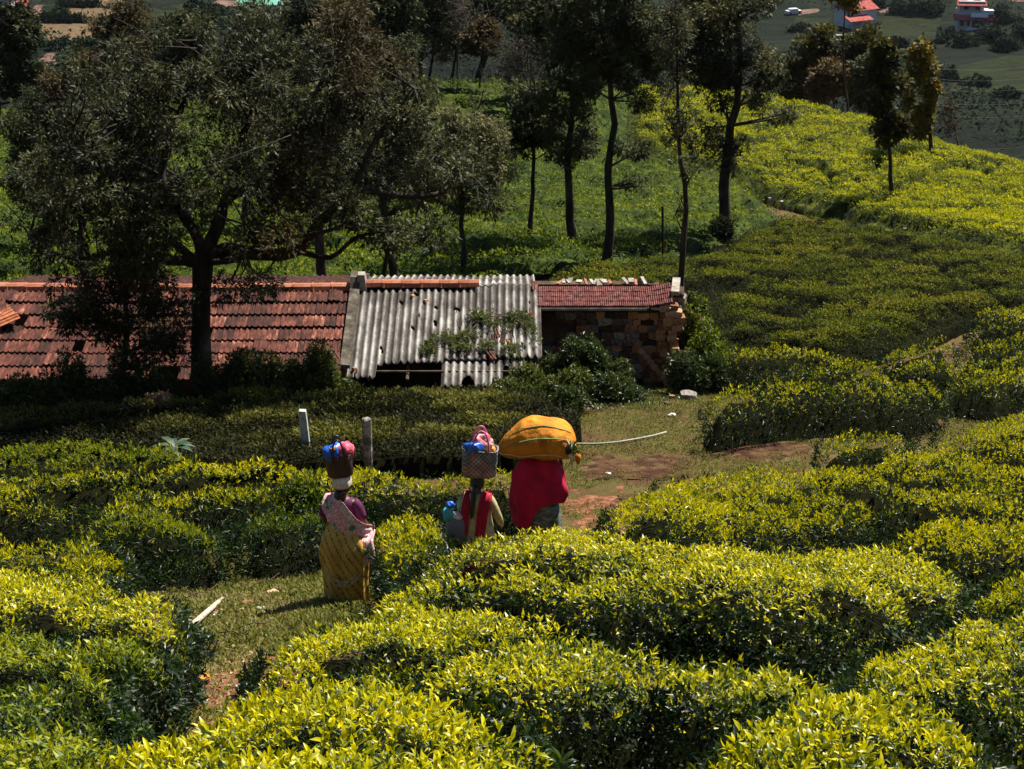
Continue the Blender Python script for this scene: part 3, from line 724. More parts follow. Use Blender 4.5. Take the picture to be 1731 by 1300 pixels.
def shrub(label, blobs, mat='shrub', n=2500, size=.09, leaf_tone=.55, name='shrub', cat='shrub', h0=0.0, group=None, stems=True):
    """blobs: (u, v_bottom, half width px, height m, r or None) stands on the ground at u, r"""
    cents = []; rads = []; m = MB(); base = None
    for (u, r, w, hgt) in blobs:
        p = at_r(u, r, 0); hw = w*math.hypot(p.x, p.y)*1.08/FPX
        if base is None: base = p.copy()
        for i in range(max(4, int(7*hw/max(hgt, .3)))):
            q = p+Vector((random.uniform(-hw, hw)*.8, random.uniform(-hw, hw)*.4, 0)); q.z = gz(q.x, q.y)
            top = hgt*random.uniform(.55, 1)
            cents.append((q.x, q.y, q.z+top*.5)); rads.append((max(hw*.5, .3), max(hw*.4, .28), top*.5))
            if stems:
                m.tube([q-Vector((0, 0, .1)), q+Vector((random.uniform(-.1, .1), random.uniform(-.1, .1), top*.5)), q+Vector((random.uniform(-.2, .2), random.uniform(-.2, .2), top*.85))], [.02, .014, .005], 5)
    root = empty(name, base, label, cat, group)
    me = leaf_mesh('foliage', *leaf_clusters(cents, rads, int(n*.8), size, leaf_tone=leaf_tone))
    o = link('foliage', me, root, M[mat]); o['kind'] = 'stuff'
    if stems:
        o = m.build('stem', M['stem'], root); o['kind'] = 'stuff'
    return root
shrub('dark shrub mass under the left end of the tiled roof', [(10, 33.3, 60, 1.3), (80, 33.2, 60, 1.5), (150, 33.1, 60, 1.6), (220, 33.0, 50, 1.7), (290, 33.1, 45, 1.6)], n=10500, leaf_tone=.45)
shrub('dark shrubs right of the thick tree trunk, below the tiled roof', [(385, 33.2, 45, 1.5), (430, 33.1, 45, 1.4), (480, 33.1, 35, 1.2)], n=6000, leaf_tone=.55)
shrub('light green tipped shrub below the right end of the tiled roof', [(515, 33.2, 40, 1.5), (555, 33.0, 35, 1.1), (590, 32.8, 25, .7)], n=4500, leaf_tone=.75)
shrub('tall dark shrub growing against the stone wall', [(930, 34.9, 30, 1.1), (960, 34.8, 30, 1.35), (990, 34.9, 30, 1.5), (1015, 34.7, 28, 1.3), (1040, 34.6, 22, .9)], n=6800, size=.08, leaf_tone=.42)
shrub('sunlit tipped shrub in front of the tin roof corner', [(905, 33.6, 40, 1.0), (960, 33.2, 45, .9), (880, 33.0, 30, .6)], n=3600, leaf_tone=.75)
shrub('low dark shrub at the foot of the stone wall', [(1010, 33.6, 45, .75), (1060, 33.8, 30, .5), (940, 32.4, 50, .6)], n=2800, leaf_tone=.45)
shrub('yellow green bush behind the right end of the stone wall', [(1172, 37.2, 26, 2.3), (1185, 36.6, 26, 1.7)], mat='tea_green', n=2600, leaf_tone=.6)
shrub('dark bush on the slope right of the stone wall', [(1165, 35.5, 28, 1.3), (1195, 36, 22, 1.0)], n=2200, leaf_tone=.4)
shrub('small bush at the foot of the leaning concrete post', [(497, 24.2, 14, 1.15), (520, 23.9, 14, .85), (545, 23.9, 10, .7)], mat='tea_green', n=1500, leaf_tone=.42)

# ------------------------------------------------------------------ trees
def bez(p0, p1, p2, k=8):
    return [(p0*(1-t)**2+p1*2*t*(1-t)+p2*t*t) for t in [i/k for i in range(k+1)]]
def feathers(cents, rads, n, L, W, tone, droop=.35, k=6):
    """narrow leaflets radiating from twig ends: feathery crown texture"""
    cents = np.asarray(cents, float); rads = np.asarray(rads, float)
    if rads.ndim == 1: rads = np.repeat(rads[:, None], 3, 1)
    vol = rads.prod(1)**(2/3); idx = rng.choice(len(cents), n, p=vol/vol.sum())
    d = unit(rng.normal(0, 1, (n, 3))); rr = rng.uniform(0, 1, n)**.62
    P = cents[idx]+d*rads[idx]*rr[:, None]
    twig = unit(d*.9+rng.normal(0, .45, (n, 3))+np.array([.15, -.1, .1]))
    tv = tone+(_h(idx.astype(np.int64), idx.astype(np.int64)*5+3, 11)-.5)*.35+d[:, 2]*.10
    o = [[], [], [], [], [], []]
    for j in range(k):
        D = twig+rng.normal(0, .5, (n, 3))-np.array([0, 0, droop*.6])
        s = rng.uniform(.6, 1.25, n)
        o[0].append(P+twig*(L*.25*j/k)); o[1].append(D); o[2].append(rng.normal(0, .5, (n, 3))+np.array([0, 0, 1.0])); o[3].append(L*s); o[4].append(W*s)
        o[5].append(tv+rng.normal(0, .13, n))
    return [np.concatenate(q) for q in o]
def tree(label, u, r, crowns, trunk_px, mat='oak', n=2200, L=.24, W=.05, tone=.5, name='tree', bark='bark', lean=0.0, fork=None, twigs=30, base=None, group=None, cat='tree', bare=False, sub=.40, top_px=None, stem2=None, droop=.35):
    """crowns: ellipses (u, v, ru, rv) in the photograph, carried to the tree's own distance; trunk_px: width seen"""
    b = base or at_r(u, r, 0)
    dist = math.hypot(b.x, b.y); ymid = b.y; ppm = FPX/(dist*1.08)
    root = empty(name, b, label, cat, group)
    tr = trunk_px/2/ppm
    C = []
    for (cu, cv, ru, rv) in crowns:
        c = at_y(cu, cv, ymid); C.append((c, ru/ppm, rv/ppm*1.04))
    C.sort(key=lambda c: c[0].z)
    top = max(C, key=lambda c: c[0].z+c[2]*.6); tp = top[0]+Vector((0, 0, top[2]*.6))
    m = MB()
    k = 14; pts = []; rads = []
    for i in range(k+1):
        t = i/k; p = b.lerp(tp, t)
        p += Vector(((fbm(t*3, u*.7, 3)-.5)*tr*7*math.sin(math.pi*t)+lean*math.sin(math.pi*t), (fbm(t*3, u*.7, 9)-.5)*tr*5*math.sin(math.pi*t), 0))
        pts.append(p); rads.append(tr*((1-t)**.8*.85+.12)*(1+.45*math.exp(-t*18)))
    pts[0] = pts[0]-Vector((0, 0, .3))
    m.tube(pts, rads, 9, jit=.06)
    m.build('trunk', M[bark], root, smooth=True)
    mb = MB(); cents = []; rad = []; tmp = []
    for (c, rx, rz) in C:
        nb = max(4, int(twigs*rx*rz/sum(q[1]*q[2] for q in C)))
        for i in range(nb):
            d = unit(rng.normal(0, 1, 3)); f = rng.uniform(.25, 1)**.5
            e = c+Vector((d[0]*rx*f, d[1]*rx*f*.9, d[2]*rz*f))
            # leave the trunk somewhat below
            tz = e.z-abs(e.x-c.x)*.5-rz*.25
            j = min(range(len(pts)), key=lambda q: abs(pts[q].z-tz)); j = max(j, int(k*.25))
            s = pts[j]; mid = s.lerp(e, .5)+Vector((random.uniform(-.1, .1)*rx, random.uniform(-.1, .1)*rx, -rz*.08))
            br = bez(s, mid, e, 6); r0 = rads[j]*.42
            mb.tube(br, [max(r0*(1-q/7), .008) for q in range(7)], 5, cap=False)
            cents.append(e); rr = sub*min(rx, rz)*random.uniform(.7, 1.35); rad.append((rr*1.1, rr*1.1, rr*.85))
            if bare or i % 2 == 0:
                for w in range(7 if bare else 3):
                    dd = Vector(unit(rng.normal(0, 1, 3)))*rr*random.uniform(1.0, 2.0)+Vector((0, 0, rr*.6))
                    s2 = br[random.randint(3, 6)]
                    mb.tube([s2, s2+dd*.5+Vector((0, 0, .05)), s2+dd], [max(r0*.3, .012), max(r0*.2, .009), .005], 4, cap=False)
    if mb.V: mb.build('branch', M[bark], root, smooth=True)['kind'] = 'stuff'
    if n:
        for (c, rx, rz) in C:
            for _ in range(3):
                d = unit(rng.normal(0, 1, 3)); cents.append(c+Vector((d[0]*rx*.5, d[1]*rx*.5, d[2]*rz*.5))); rr = sub*min(rx, rz); rad.append((rr, rr, rr))
        ff = .80 if r < 70 else .45
        me = leaf_mesh('crown', *feathers(cents, rad, int(n*ff), L*(.85 if r < 70 else 1.05), W*(.85 if r < 70 else 1.15), tone, droop), fold=.1, curved=None)
        o = link('crown', me, root, M[mat]); o['kind'] = 'stuff'
    return root

shrub('leafy tuft at the foot of the tall tree on the edge of the brown field', [(1211, 60.0, 14, 1.1)], mat='dark', n=700, size=.14, leaf_tone=.6)

# the large spreading tree in front of the hut
def big_tree():
    Y0 = 33.2
    b = at_r(342, 32.9, 0)
    root = empty('spreading_tree', b, 'large spreading tree with a thick dark trunk in front of the tiled roof', 'tree')
    def q(u, v, dy=0): return at_y(u, v, Y0+dy)
    m = MB()
    tr = [b-Vector((0, 0, .3)), q(341, 620), q(339, 560), q(340, 500), q(342, 455), q(345, 430)]
    m.tube(tr, [.30, .215, .19, .18, .20, .19], 14, jit=.05)
    m.build('trunk', M['bark'], root, smooth=True)
    limbs = [
     ([(342, 450), (320, 440), (285, 440), (250, 432), (215, 415), (180, 380), (130, 350)], [0, -.2, -.4, -.6, -.9, -1.2, -1.6], .12),
     ([(345, 440), (380, 420), (420, 428), (470, 432), (505, 425), (522, 400), (545, 370), (575, 340), (600, 318), (640, 325), (690, 333), (740, 330), (800, 300)], [0, 0, .1, .1, 0, -.2, -.3, -.4, -.5, -.5, -.4, -.2, 0], .145),
     ([(343, 440), (360, 400), (372, 370), (378, 340), (420, 310), (450, 280), (480, 240), (520, 180), (560, 110)], [0, .2, .3, .3, .6, .9, 1.2, 1.5, 1.8], .14),
     ([(343, 440), (335, 400), (300, 350), (272, 300), (280, 250), (298, 205), (315, 160), (330, 100), (345, 50)], [0, .2, .5, .9, 1.0, 1.2, 1.3, 1.4, 1.4], .115),
     ([(345, 445), (400, 440), (440, 415), (500, 400), (560, 390), (600, 370)], [0, -.6, -.9, -1.2, -1.4, -1.5], .06),
     ([(330, 440), (270, 390), (200, 300), (150, 250), (110, 200)], [0, -.5, -.9, -1.2, -1.4], .075),
     ([(378, 345), (400, 260), (430, 180), (440, 100)], [.3, .5, .6, .8], .08),
     ([(600, 318), (620, 260), (660, 200), (700, 150)], [-.5, -.3, 0, .3], .06),
     ([(505, 425), (560, 440), (600, 400), (650, 390)], [0, -.5, -.8, -1], .05),
     ([(215, 415), (150, 440), (90, 430), (50, 400)], [-.9, -1.2, -1.4, -1.5], .045)]
    tips = []
    for pts, dy, r0 in limbs:
        P = [q(u, v, d) for (u, v), d in zip(pts, dy)]
        mm = MB()
        # soften
        S = []
        for i in range(len(P)-1):
            for t in (0, .33, .67): S.append(P[i].lerp(P[i+1], t))
        S.append(P[-1])
        S = [S[0]]+[(S[i-1]+S[i]*2+S[i+1])/4 for i in range(1, len(S)-1)]+[S[-1]]
        mm.tube(S, [r0*(1-.82*i/len(S))+.01 for i in range(len(S))], 9, jit=.08)
        mm.build('limb', M['bark'], root, smooth=True)
        for i in range(3, len(S)): tips.append((S[i], r0*(1-.82*i/len(S))))
    # crown areas seen in the photograph (centre, radii, depth spread)
    areas = [(345, 90, 95, 70, 0), (430, 60, 60, 55, .5), (250, 130, 70, 60, .5), (150, 170, 75, 70, -.5), (120, 260, 90, 80, -1), (200, 250, 90, 80, 0), (330, 200, 100, 80, 0), (440, 170, 90, 80, .5),
             (540, 130, 80, 80, 1), (560, 230, 90, 80, .5), (640, 180, 85, 75, .6), (680, 250, 85, 70, .5), (760, 260, 60, 50, .3), (420, 280, 90, 70, -.5), (300, 320, 95, 75, -.5), (180, 350, 95, 65, -1),
             (90, 370, 75, 60, -1.4), (120, 440, 70, 45, -1.2), (500, 320, 80, 60, 0), (620, 370, 85, 50, -.6), (700, 400, 60, 40, -.4), (440, 390, 80, 45, -.8), (250, 400, 80, 50, -.8), (410, 480, 50, 45, -.8),
             (800, 320, 55, 45, 0), (200, 110, 55, 55, .8), (590, 60, 70, 70, 1.5)]
    cents = []; rads = []; mb = MB(); warm = []
    for (u, v, ru, rv, dy) in areas:
        nn = max(5, int(ru*rv/520))
        for i in range(nn):
            d = rng.uniform(-1, 1, 3)
            while (d*d).sum() > 1: d = rng.uniform(-1, 1, 3)
            c = q(u+d[0]*ru, v+d[1]*rv, dy+d[2]*1.6)
            r = random.uniform(.22, .42)
            cents.append(c); rads.append((r*1.25, r*1.25, r*.8))
            warm.append(.35*sstep(.5, .68, float(fbm(c.x*.35, c.z*.35, 201))))
            s, sr = min(tips, key=lambda t: (t[0]-c).length+random.uniform(0, .8))
            mid = s.lerp(c, .5)+Vector((random.uniform(-.2, .2), random.uniform(-.2, .2), random.uniform(-.15, .25)))
            mb.tube(bez(s, mid, c, 6), [max(.028*(1-k/7), .007) for k in range(7)], 5, cap=False)
            if random.random() < .5:
                e = c+Vector((random.uniform(-.6, .6), random.uniform(-.6, .3), random.uniform(-.2, .7)))
                mb.tube([mid, mid.lerp(e, .5)+Vector((0, 0, .08)), e], [.012, .009, .005], 4, cap=False)
    mb.build('branch', M['bark'], root, smooth=True)['kind'] = 'stuff'
    w = np.array(warm) > .16
    ca = np.array([tuple(c) for c in cents]); ra = np.array(rads)
    me = leaf_mesh('crown', *feathers(ca[~w], ra[~w]*.85, 10000, .165, .032, .33, .3, 7), fold=.1, curved=None)
    link('crown', me, root, M['oak'])['kind'] = 'stuff'
    if w.any():
        me = leaf_mesh('crown', *feathers(ca[w], ra[w], int(9000*w.mean()/(1-w.mean()))+500, .19, .034, .5, .3, 7), fold=.1, curved=None)
        o = link('crown', me, root, M['rust']); o['kind'] = 'stuff'; o['label'] = 'rusty brown patches of the crown'
big_tree()

T = tree
T('low drooping dark tree with two thin stems in front of the tiled roof', 190, 33.8, [(150, 540, 60, 45), (230, 560, 70, 45), (270, 500, 60, 45), (180, 480, 60, 40), (290, 590, 50, 35), (110, 520, 40, 35), (230, 430, 70, 50), (205, 330, 60, 50)], 14, mat='oak', n=6500, L=.18, W=.035, tone=.36, twigs=70, lean=.25)
T('tree with a brown trunk behind the tiled roof, right of the thick trunk', 540, 42.5, [(540, 300, 75, 80), (500, 220, 70, 70), (590, 330, 60, 60), (560, 180, 70, 70), (470, 330, 50, 50)], 22, n=5200, L=.19, W=.038, tone=.45)
T('thin stemmed tree behind the hut, left one of a close pair', 650, 46.5, [(640, 330, 40, 60), (655, 260, 50, 50)], 10, n=1500, L=.2, W=.04, tone=.5)
T('stouter tree behind the hut, right one of a close pair', 671, 45.5, [(680, 300, 60, 60), (640, 230, 65, 55), (720, 240, 60, 60), (660, 170, 55, 50), (730, 320, 45, 40)], 17, n=4600, L=.19, W=.042, tone=.62)
T('grey green leafy tree above the left part of the tin roof', 785, 50.5, [(800, 270, 60, 70), (770, 220, 50, 40), (830, 230, 40, 45), (790, 340, 45, 40), (730, 270, 40, 50)], 11, n=5200, L=.2, W=.045, tone=.68, fork=None)
T('slim dark tree on the green tea behind the tin roof', 896, 58.5, [(900, 215, 45, 45), (890, 175, 40, 35), (935, 235, 30, 25), (870, 240, 30, 25)], 10, n=2600, mat='dark', tone=.75, L=.26, W=.06)
T('dark tree with a kinked trunk, left of the tallest pair', 971, 57, [(970, 250, 48, 42), (960, 170, 50, 60), (985, 90, 55, 60), (950, 30, 60, 60)], 16, n=6500, mat='dark', tone=.7, L=.25, W=.055, lean=-.15)
T('tall forked dark tree, its trunk in line with the right tin roof edge', 1020, 53.6, [(1050, 50, 80, 70), (950, 70, 60, 70), (1010, -20, 110, 60), (1085, 130, 50, 40), (1000, 125, 45, 35), (1065, 255, 34, 22), (1075, 310, 28, 14), (1110, 60, 40, 60)], 17, n=10500, mat='dark', tone=.7, L=.24, W=.05, lean=.1)
T('thin nearly bare tree behind the right end of the hut', 1148, 40.8, [(1150, 180, 35, 60), (1145, 60, 40, 70), (1160, 270, 25, 30), (1150, 350, 14, 40)], 13, n=900, L=.17, W=.03, tone=.45, twigs=34, bark='bark', bare=True)
T('tall dark tree with a leafy base on the edge of the brown field', 1211, 60.5, [(1230, 60, 85, 75), (1250, -30, 110, 60), (1290, 110, 50, 55), (1195, 110, 60, 50), (1270, 175, 55, 35), (1310, 190, 30, 22), (1180, 20, 60, 60), (1235, 270, 30, 40), (1190, 230, 40, 30)], 20, n=10500, mat='oak', tone=.42, L=.23, W=.055, lean=-.12)
T('slender tree with a straight trunk standing in the yellow tea hill', 1490, 70, [(1500+random.uniform(-36, 34)*math.sin(.35+2.4*k/15), 78+152*k/15, random.uniform(12, 20), random.uniform(9, 16)) for k in range(16)], 8, n=2300, mat='gold', tone=.22, L=.28, W=.10, sub=.62)
T('yellowing tree on the crest of the tea hill', 1547, 82, [(1556+random.uniform(-26, 26)*math.sin(.35+2.4*k/13), 82+140*k/13, random.uniform(11, 17), random.uniform(9, 15)) for k in range(14)], 8, n=2000, mat='gold', tone=.62, L=.28, W=.10, sub=.62)
# beyond the crest
T('green and yellow topped tree behind the hill crest, below the first red roofed house', 1365, 118, [(1375, 75, 28, 30), (1350, 105, 32, 30), (1340, 140, 40, 25), (1395, 120, 22, 30)], 8, n=4200, mat='gold', tone=.30, L=.4, W=.12, sub=.42)
T('rusty leaved tree behind the hill crest', 1400, 112, [(1405, 135, 28, 25), (1390, 150, 22, 20)], 6, n=2000, mat='rust', tone=.85, L=.38, W=.12, sub=.42)
T('round topped green tree behind the hill crest', 1450, 116, [(1448, 75, 30, 28), (1445, 115, 34, 30), (1455, 155, 28, 22)], 8, n=3600, mat='gold', tone=.25, L=.4, W=.12, sub=.42)
T('very tall thin pole like tree with a small yellow top', 1420, 106, [(1443, 10, 16, 12), (1425, -15, 20, 15)], 6, n=700, mat='gold', tone=.6, L=.35, W=.1)
T('dark tree close left of the slender straight one', 1480, 112, [(1478, 130, 30, 40), (1470, 165, 22, 20)], 7, n=2400, mat='dark', tone=.7, L=.4, W=.12, sub=.42)
T('bare reddish grey bush like tree on the hill crest at the right', 1605, 96, [(1605, 195, 22, 25), (1600, 215, 20, 15)], 5, n=250, mat='rust', tone=.3, bare=True, twigs=30, bark='twig')
# along the crest in the middle
T('dark trunked tree on the far crest, left of a thinner one', 717, 95, [(700, 40, 55, 55), (720, -10, 60, 40), (680, 80, 30, 25)], 9, n=4200, mat='dark', tone=.55, L=.3, W=.08, sub=.4)
T('thin tree on the far crest, second trunk from the left', 731, 96, [(735, 50, 30, 45), (745, 0, 40, 35)], 5, n=900, mat='rust', tone=.35, L=.28, W=.05, bare=True)
T('leafless tree with pale branches on the far crest', 783, 95, [(790, 30, 45, 40), (775, 10, 35, 30)], 5, n=0, bare=True, twigs=34, bark='bark_pale')
T('dark tree on the far crest, just left of the leafless one', 768, 99, [(770, 40, 35, 45), (760, 80, 25, 20)], 6, n=2200, mat='dark', tone=.5, L=.3, W=.08, sub=.4)
T('thick trunked dark tree on the far crest, right of the leafless one', 797, 101, [(810, 20, 45, 45), (850, 0, 50, 40), (800, 60, 30, 25)], 14, n=4400, mat='dark', tone=.45, L=.3, W=.08, sub=.4)
T('small rusty round tree on the far crest', 813, 94, [(815, 68, 25, 22), (820, 45, 14, 14)], 4, n=1500, mat='rust', tone=.7, L=.28, W=.08, sub=.42)
T('twiggy brown tree on the slope right of the small rusty one', 877, 84, [(870, 120, 38, 35), (895, 90, 40, 35), (850, 90, 30, 30)], 6, n=500, mat='rust', tone=.35, L=.25, W=.04, bare=True, twigs=70)
T('tall dark tree at the top edge, left of the tallest forked tree', 935, 92, [(930, 20, 45, 50), (900, -10, 50, 45), (925, 80, 30, 30)], 9, n=4200, mat='dark', tone=.6, L=.3, W=.08, sub=.4)
T('olive tipped tree under the tall dark one at the top edge', 905, 88, [(890, 50, 22, 28), (925, 60, 22, 25)], 5, n=1400, mat='gold', tone=.2, L=.28, W=.07, sub=.4)
T('small forked leafless tree on the green slope', 800, 78, [(810, 175, 16, 25), (818, 160, 10, 16)], 6, n=0, bare=True, twigs=12, bark='bark')
T('dark tree mass at the top edge above the roof ridge gap', 640, 84, [(640, 60, 60, 70), (620, 0, 70, 60), (600, 120, 40, 40)], 12, n=5500, mat='dark', tone=.6, L=.28, W=.07, sub=.4)
T('very dark tall tree at the top edge, right of the green roofed house', 520, 78, [(510, 40, 60, 60), (540, 0, 60, 50), (490, 100, 50, 40)], 12, n=5500, mat='dark', tone=.55, L=.26, W=.07, sub=.4)
T('tree with yellow tipped branches at the top edge', 590, 70, [(585, 40, 22, 45), (580, 100, 25, 40)], 8, n=1600, mat='gold', tone=.22, L=.24, W=.06, sub=.4)
T('brown topped tree below the terraced fields', 205, 96, [(210, 50, 48, 42), (190, 90, 40, 35), (225, 95, 35, 30)], 10, n=4200, mat='rust', tone=.55, L=.3, W=.08, sub=.42)
T('dark green tree beside the brown topped one', 290, 90, [(290, 80, 50, 40), (320, 50, 35, 35), (270, 120, 40, 30)], 9, n=3600, mat='dark', tone=.65, L=.3, W=.08, sub=.42)
T('dark rounded tree at the left edge with a short trunk', 38, 88, [(30, 60, 42, 42), (50, 110, 38, 30), (20, 130, 30, 30), (38, 160, 38, 25), (10, 30, 30, 25)], 9, n=5500, mat='dark', tone=.6, L=.28, W=.09, sub=.42)
T('small dark sapling next to the rounded tree at the left edge', 62, 89, [(64, 160, 12, 22)], 3, n=500, mat='dark', tone=.6, L=.25, W=.08, sub=.5)
T('dark green tree rising behind the left half of the spreading tree', 95, 56, [(70, 190, 60, 55), (120, 130, 45, 45), (40, 260, 40, 50), (100, 260, 45, 50)], 12, n=5000, mat='dark', tone=.55, L=.22, W=.05)
T('dark tree filling the top behind the middle of the spreading tree', 430, 60, [(420, 60, 55, 60), (470, 120, 50, 50), (390, 130, 45, 45), (440, 190, 50, 45)], 12, n=5600, mat='dark', tone=.6, L=.22, W=.05)
T('dark feathery tree behind the right end of the spreading tree', 615, 58, [(610, 150, 50, 55), (640, 90, 45, 50), (590, 220, 45, 45), (660, 180, 40, 40)], 12, n=5000, mat='dark', tone=.62, L=.22, W=.05)
T('rust tinged tree in the left of the tree mass', 150, 52, [(130, 160, 55, 50), (170, 120, 45, 45), (110, 220, 45, 40), (160, 230, 50, 45)], 13, n=5200, mat='rust', tone=.45, L=.2, W=.045)
T('dark tree behind the low drooping one', 245, 46, [(240, 230, 60, 60), (260, 320, 55, 50), (200, 180, 50, 50)], 14, n=4200, mat='dark', tone=.55, L=.2, W=.045)
T('dark tree whose trunk shows left of the thick trunk', 145, 43, [(60, 320, 45, 45), (110, 330, 50, 45), (80, 400, 40, 35), (140, 270, 45, 45)], 13, n=4000, mat='dark', tone=.6, L=.19, W=.04)
# ------------------------------------------------------------------ the ruined hut
TH = math.radians(14)
RY, RZ = 36.98, CAMZ-12.66
def UX(u): return (u-CX)/77.3
def fr(x, s, n=0.0):   # front slope: s metres down from the ridge, n metres off the surface
    return Vector((x, RY-s*math.cos(TH)-n*math.sin(TH), RZ-s*math.sin(TH)+n*math.cos(TH)))
def bk(x, s, n=0.0):
    return Vector((x, RY+s*math.cos(TH)+n*math.sin(TH), RZ-s*math.sin(TH)+n*math.cos(TH)))
M['tile'] = plain('clay_roof_tile', [(.0, (.016, .010, .008)), (.3, (.036, .014, .011)), (.55, (.085, .027, .019)), (.85, (.18, .062, .040)), (1, (.36, .18, .14))], 5, .85, .2, bump=.004, bscale=60, rand=.45, stretch=(3.2, .7, 1), world=True)
M['ridge'] = plain('clay_ridge_tile', [(.1, (.20, .070, .040)), (.5, (.36, .13, .075)), (.9, (.45, .20, .13))], 7, .85, .2, bump=.004, bscale=50, rand=.4)
M['tile_pink'] = plain('faded_small_tile', [(.1, (.06, .022, .02)), (.5, (.17, .06, .055)), (.9, (.30, .16, .14))], 9, .9, .15, rand=.6)
M['tile_orange'] = plain('orange_loose_tile', [(.1, (.26, .08, .035)), (.5, (.42, .15, .07)), (.9, (.5, .22, .12))], 10, .85, .2, rand=.4)
M['render_wall'] = plain('weathered_plaster', [(.1, (.025, .020, .016)), (.5, (.085, .072, .055)), (.9, (.20, .18, .15))], 4, .9, .15, bump=.02, bscale=18)
M['coping'] = plain('pale_coping', [(.1, (.16, .14, .11)), (.5, (.30, .27, .23)), (.9, (.42, .39, .34))], 5, .9, .15, bump=.01)
M['mortar'] = plain('dark_mud_wall', [(.1, (.035, .02, .014)), (.5, (.085, .05, .035)), (.9, (.14, .10, .08))], 2.5, .95, .1, bump=.03, bscale=12)
M['stone'] = plain('wall_stone', [(.0, (.035, .022, .017)), (.4, (.085, .052, .038)), (.75, (.15, .12, .105)), (1, (.30, .28, .26))], 4, .9, .2, bump=.02, bscale=12, rand=1.1)
M['stone_orange'] = plain('orange_wall_stone', [(.0, (.13, .055, .03)), (.5, (.36, .18, .09)), (1, (.48, .30, .18))], 4, .9, .2, bump=.02, bscale=12, rand=.8)
M['wood'] = plain('old_timber', [(.2, (.04, .03, .02)), (.8, (.12, .09, .07))], 4, .9, .2, stretch=(1, 1, .2))
def sheet_mat():
    m, nt, p, out = nodes_of('asbestos_sheet')
    tc = nt.nodes.new('ShaderNodeTexCoord'); mp = nt.nodes.new('ShaderNodeMapping'); mp.inputs['Scale'].default_value = (6, .9, .9)
    nt.links.new(tc.outputs['Object'], mp.inputs[0])
    n1 = noise(nt, 1.6, 6, .75, mp.outputs[0]); n2 = noise(nt, 26, 5, .75, tc.outputs['Object']); n3 = noise(nt, .9, 4, .6, tc.outputs['Object'])
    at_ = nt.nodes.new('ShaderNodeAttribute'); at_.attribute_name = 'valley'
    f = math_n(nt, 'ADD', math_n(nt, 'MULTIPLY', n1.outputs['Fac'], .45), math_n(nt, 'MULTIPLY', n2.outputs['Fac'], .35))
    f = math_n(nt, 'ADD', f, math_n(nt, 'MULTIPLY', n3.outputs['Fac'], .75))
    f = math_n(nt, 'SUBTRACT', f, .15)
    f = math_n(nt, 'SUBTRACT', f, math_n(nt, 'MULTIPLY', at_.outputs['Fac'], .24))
    r = ramp(nt, [(.36, (.022, .018, .016)), (.47, (.065, .054, .048)), (.57, (.15, .138, .128)), (.73, (.38, .38, .36))])
    nt.links.new(f, r.inputs[0]); nt.links.new(r.outputs[0], p.inputs['Base Color'])
    p.inputs['Roughness'].default_value = .8; p.inputs['Specular IOR Level'].default_value = .25
    return m
M['sheet'] = sheet_mat()
hut = empty('ruined_hut', (UX(560), RY, RZ), 'long low ruined hut with tiled roof, corrugated middle and collapsed stone end', 'hut')

def tile_mesh(w, L, th=.014):
    """pan tile: two raised ribs on a shallow tray; local x across, y up the slope, z off the roof"""
    prof = [(-.5, 0), (-.47, .028), (-.36, .030), (-.30, .004), (-.08, .002), (-.02, .026), (.10, .027), (.16, .003), (.40, .002), (.5, .004)]
    V = []; F = []
    n = len(prof)
    for y in (-L/2, L/2):
        for px, pz in prof: V.append((px*w, y, pz))
    for y in (-L/2, L/2):
        for px, pz in prof: V.append((px*w, y, pz-th))
    for i in range(n-1):
        F.append([i, i+1, n+i+1, n+i]); F.append([2*n+i+1, 2*n+i, 3*n+i, 3*n+i+1])
        F.append([i+1, i, 2*n+i, 2*n+i+1]); F.append([n+i, n+i+1, 3*n+i+1, 3*n+i])
    F.append([0, n, 3*n, 2*n]); F.append([n-1, 3*n-1, 4*n-1, 2*n-1])
    me = bpy.data.meshes.new('roof_tile'); me.from_pydata(V, [], F); me.update(); me.materials.append(M['tile']); return me
# left section: 33 x 7 tiles, each its own
TW = (UX(595)-UX(-5))/33; ROWS = 7; EXPO = 3.32/ROWS
tm = tile_mesh(TW*1.01, EXPO+.09)
INV = Matrix.Translation(-hut.location)
def place(name, me, loc, rot, parent=hut, mat=None):
    o = bpy.data.objects.new(name, me); COL.objects.link(o)
    o.parent = parent; o.matrix_parent_inverse = INV
    o.location = loc; o.rotation_euler = rot
    return o
for j in range(ROWS):
    for i in range(33):
        x = UX(-5)+TW*(i+.5)
        if j == ROWS-1 and random.random() < .12: continue
        if (j, i) in [(6, 31), (5, 32), (2, 3), (4, 9), (3, 20)]: continue
        slip = random.random() < .05
        s = .10+EXPO*(j+.5)
        sag = -.035*math.sin(math.pi*((x-UX(-5))/8.0))*math.sin(math.pi*j/7)-.02*vnoise(x*.7, j*.9, 3)
        if random.random() < .02: sag += .03
        p = fr(x, s, .035+float(sag))
        place('roof_tile', tm, p, (TH-.085+random.uniform(-.02, .02), random.uniform(-.02, .02)*(3 if slip else 1), random.uniform(-.02, .02)*(6 if slip else 1)))
# tiles fallen askew at the right end
place('roof_tile', tm, fr(UX(588), 2.75, .07), (TH, .1, .5)); place('roof_tile', tm, fr(UX(585), 3.15, .06), (TH+.1, -.15, -.35))
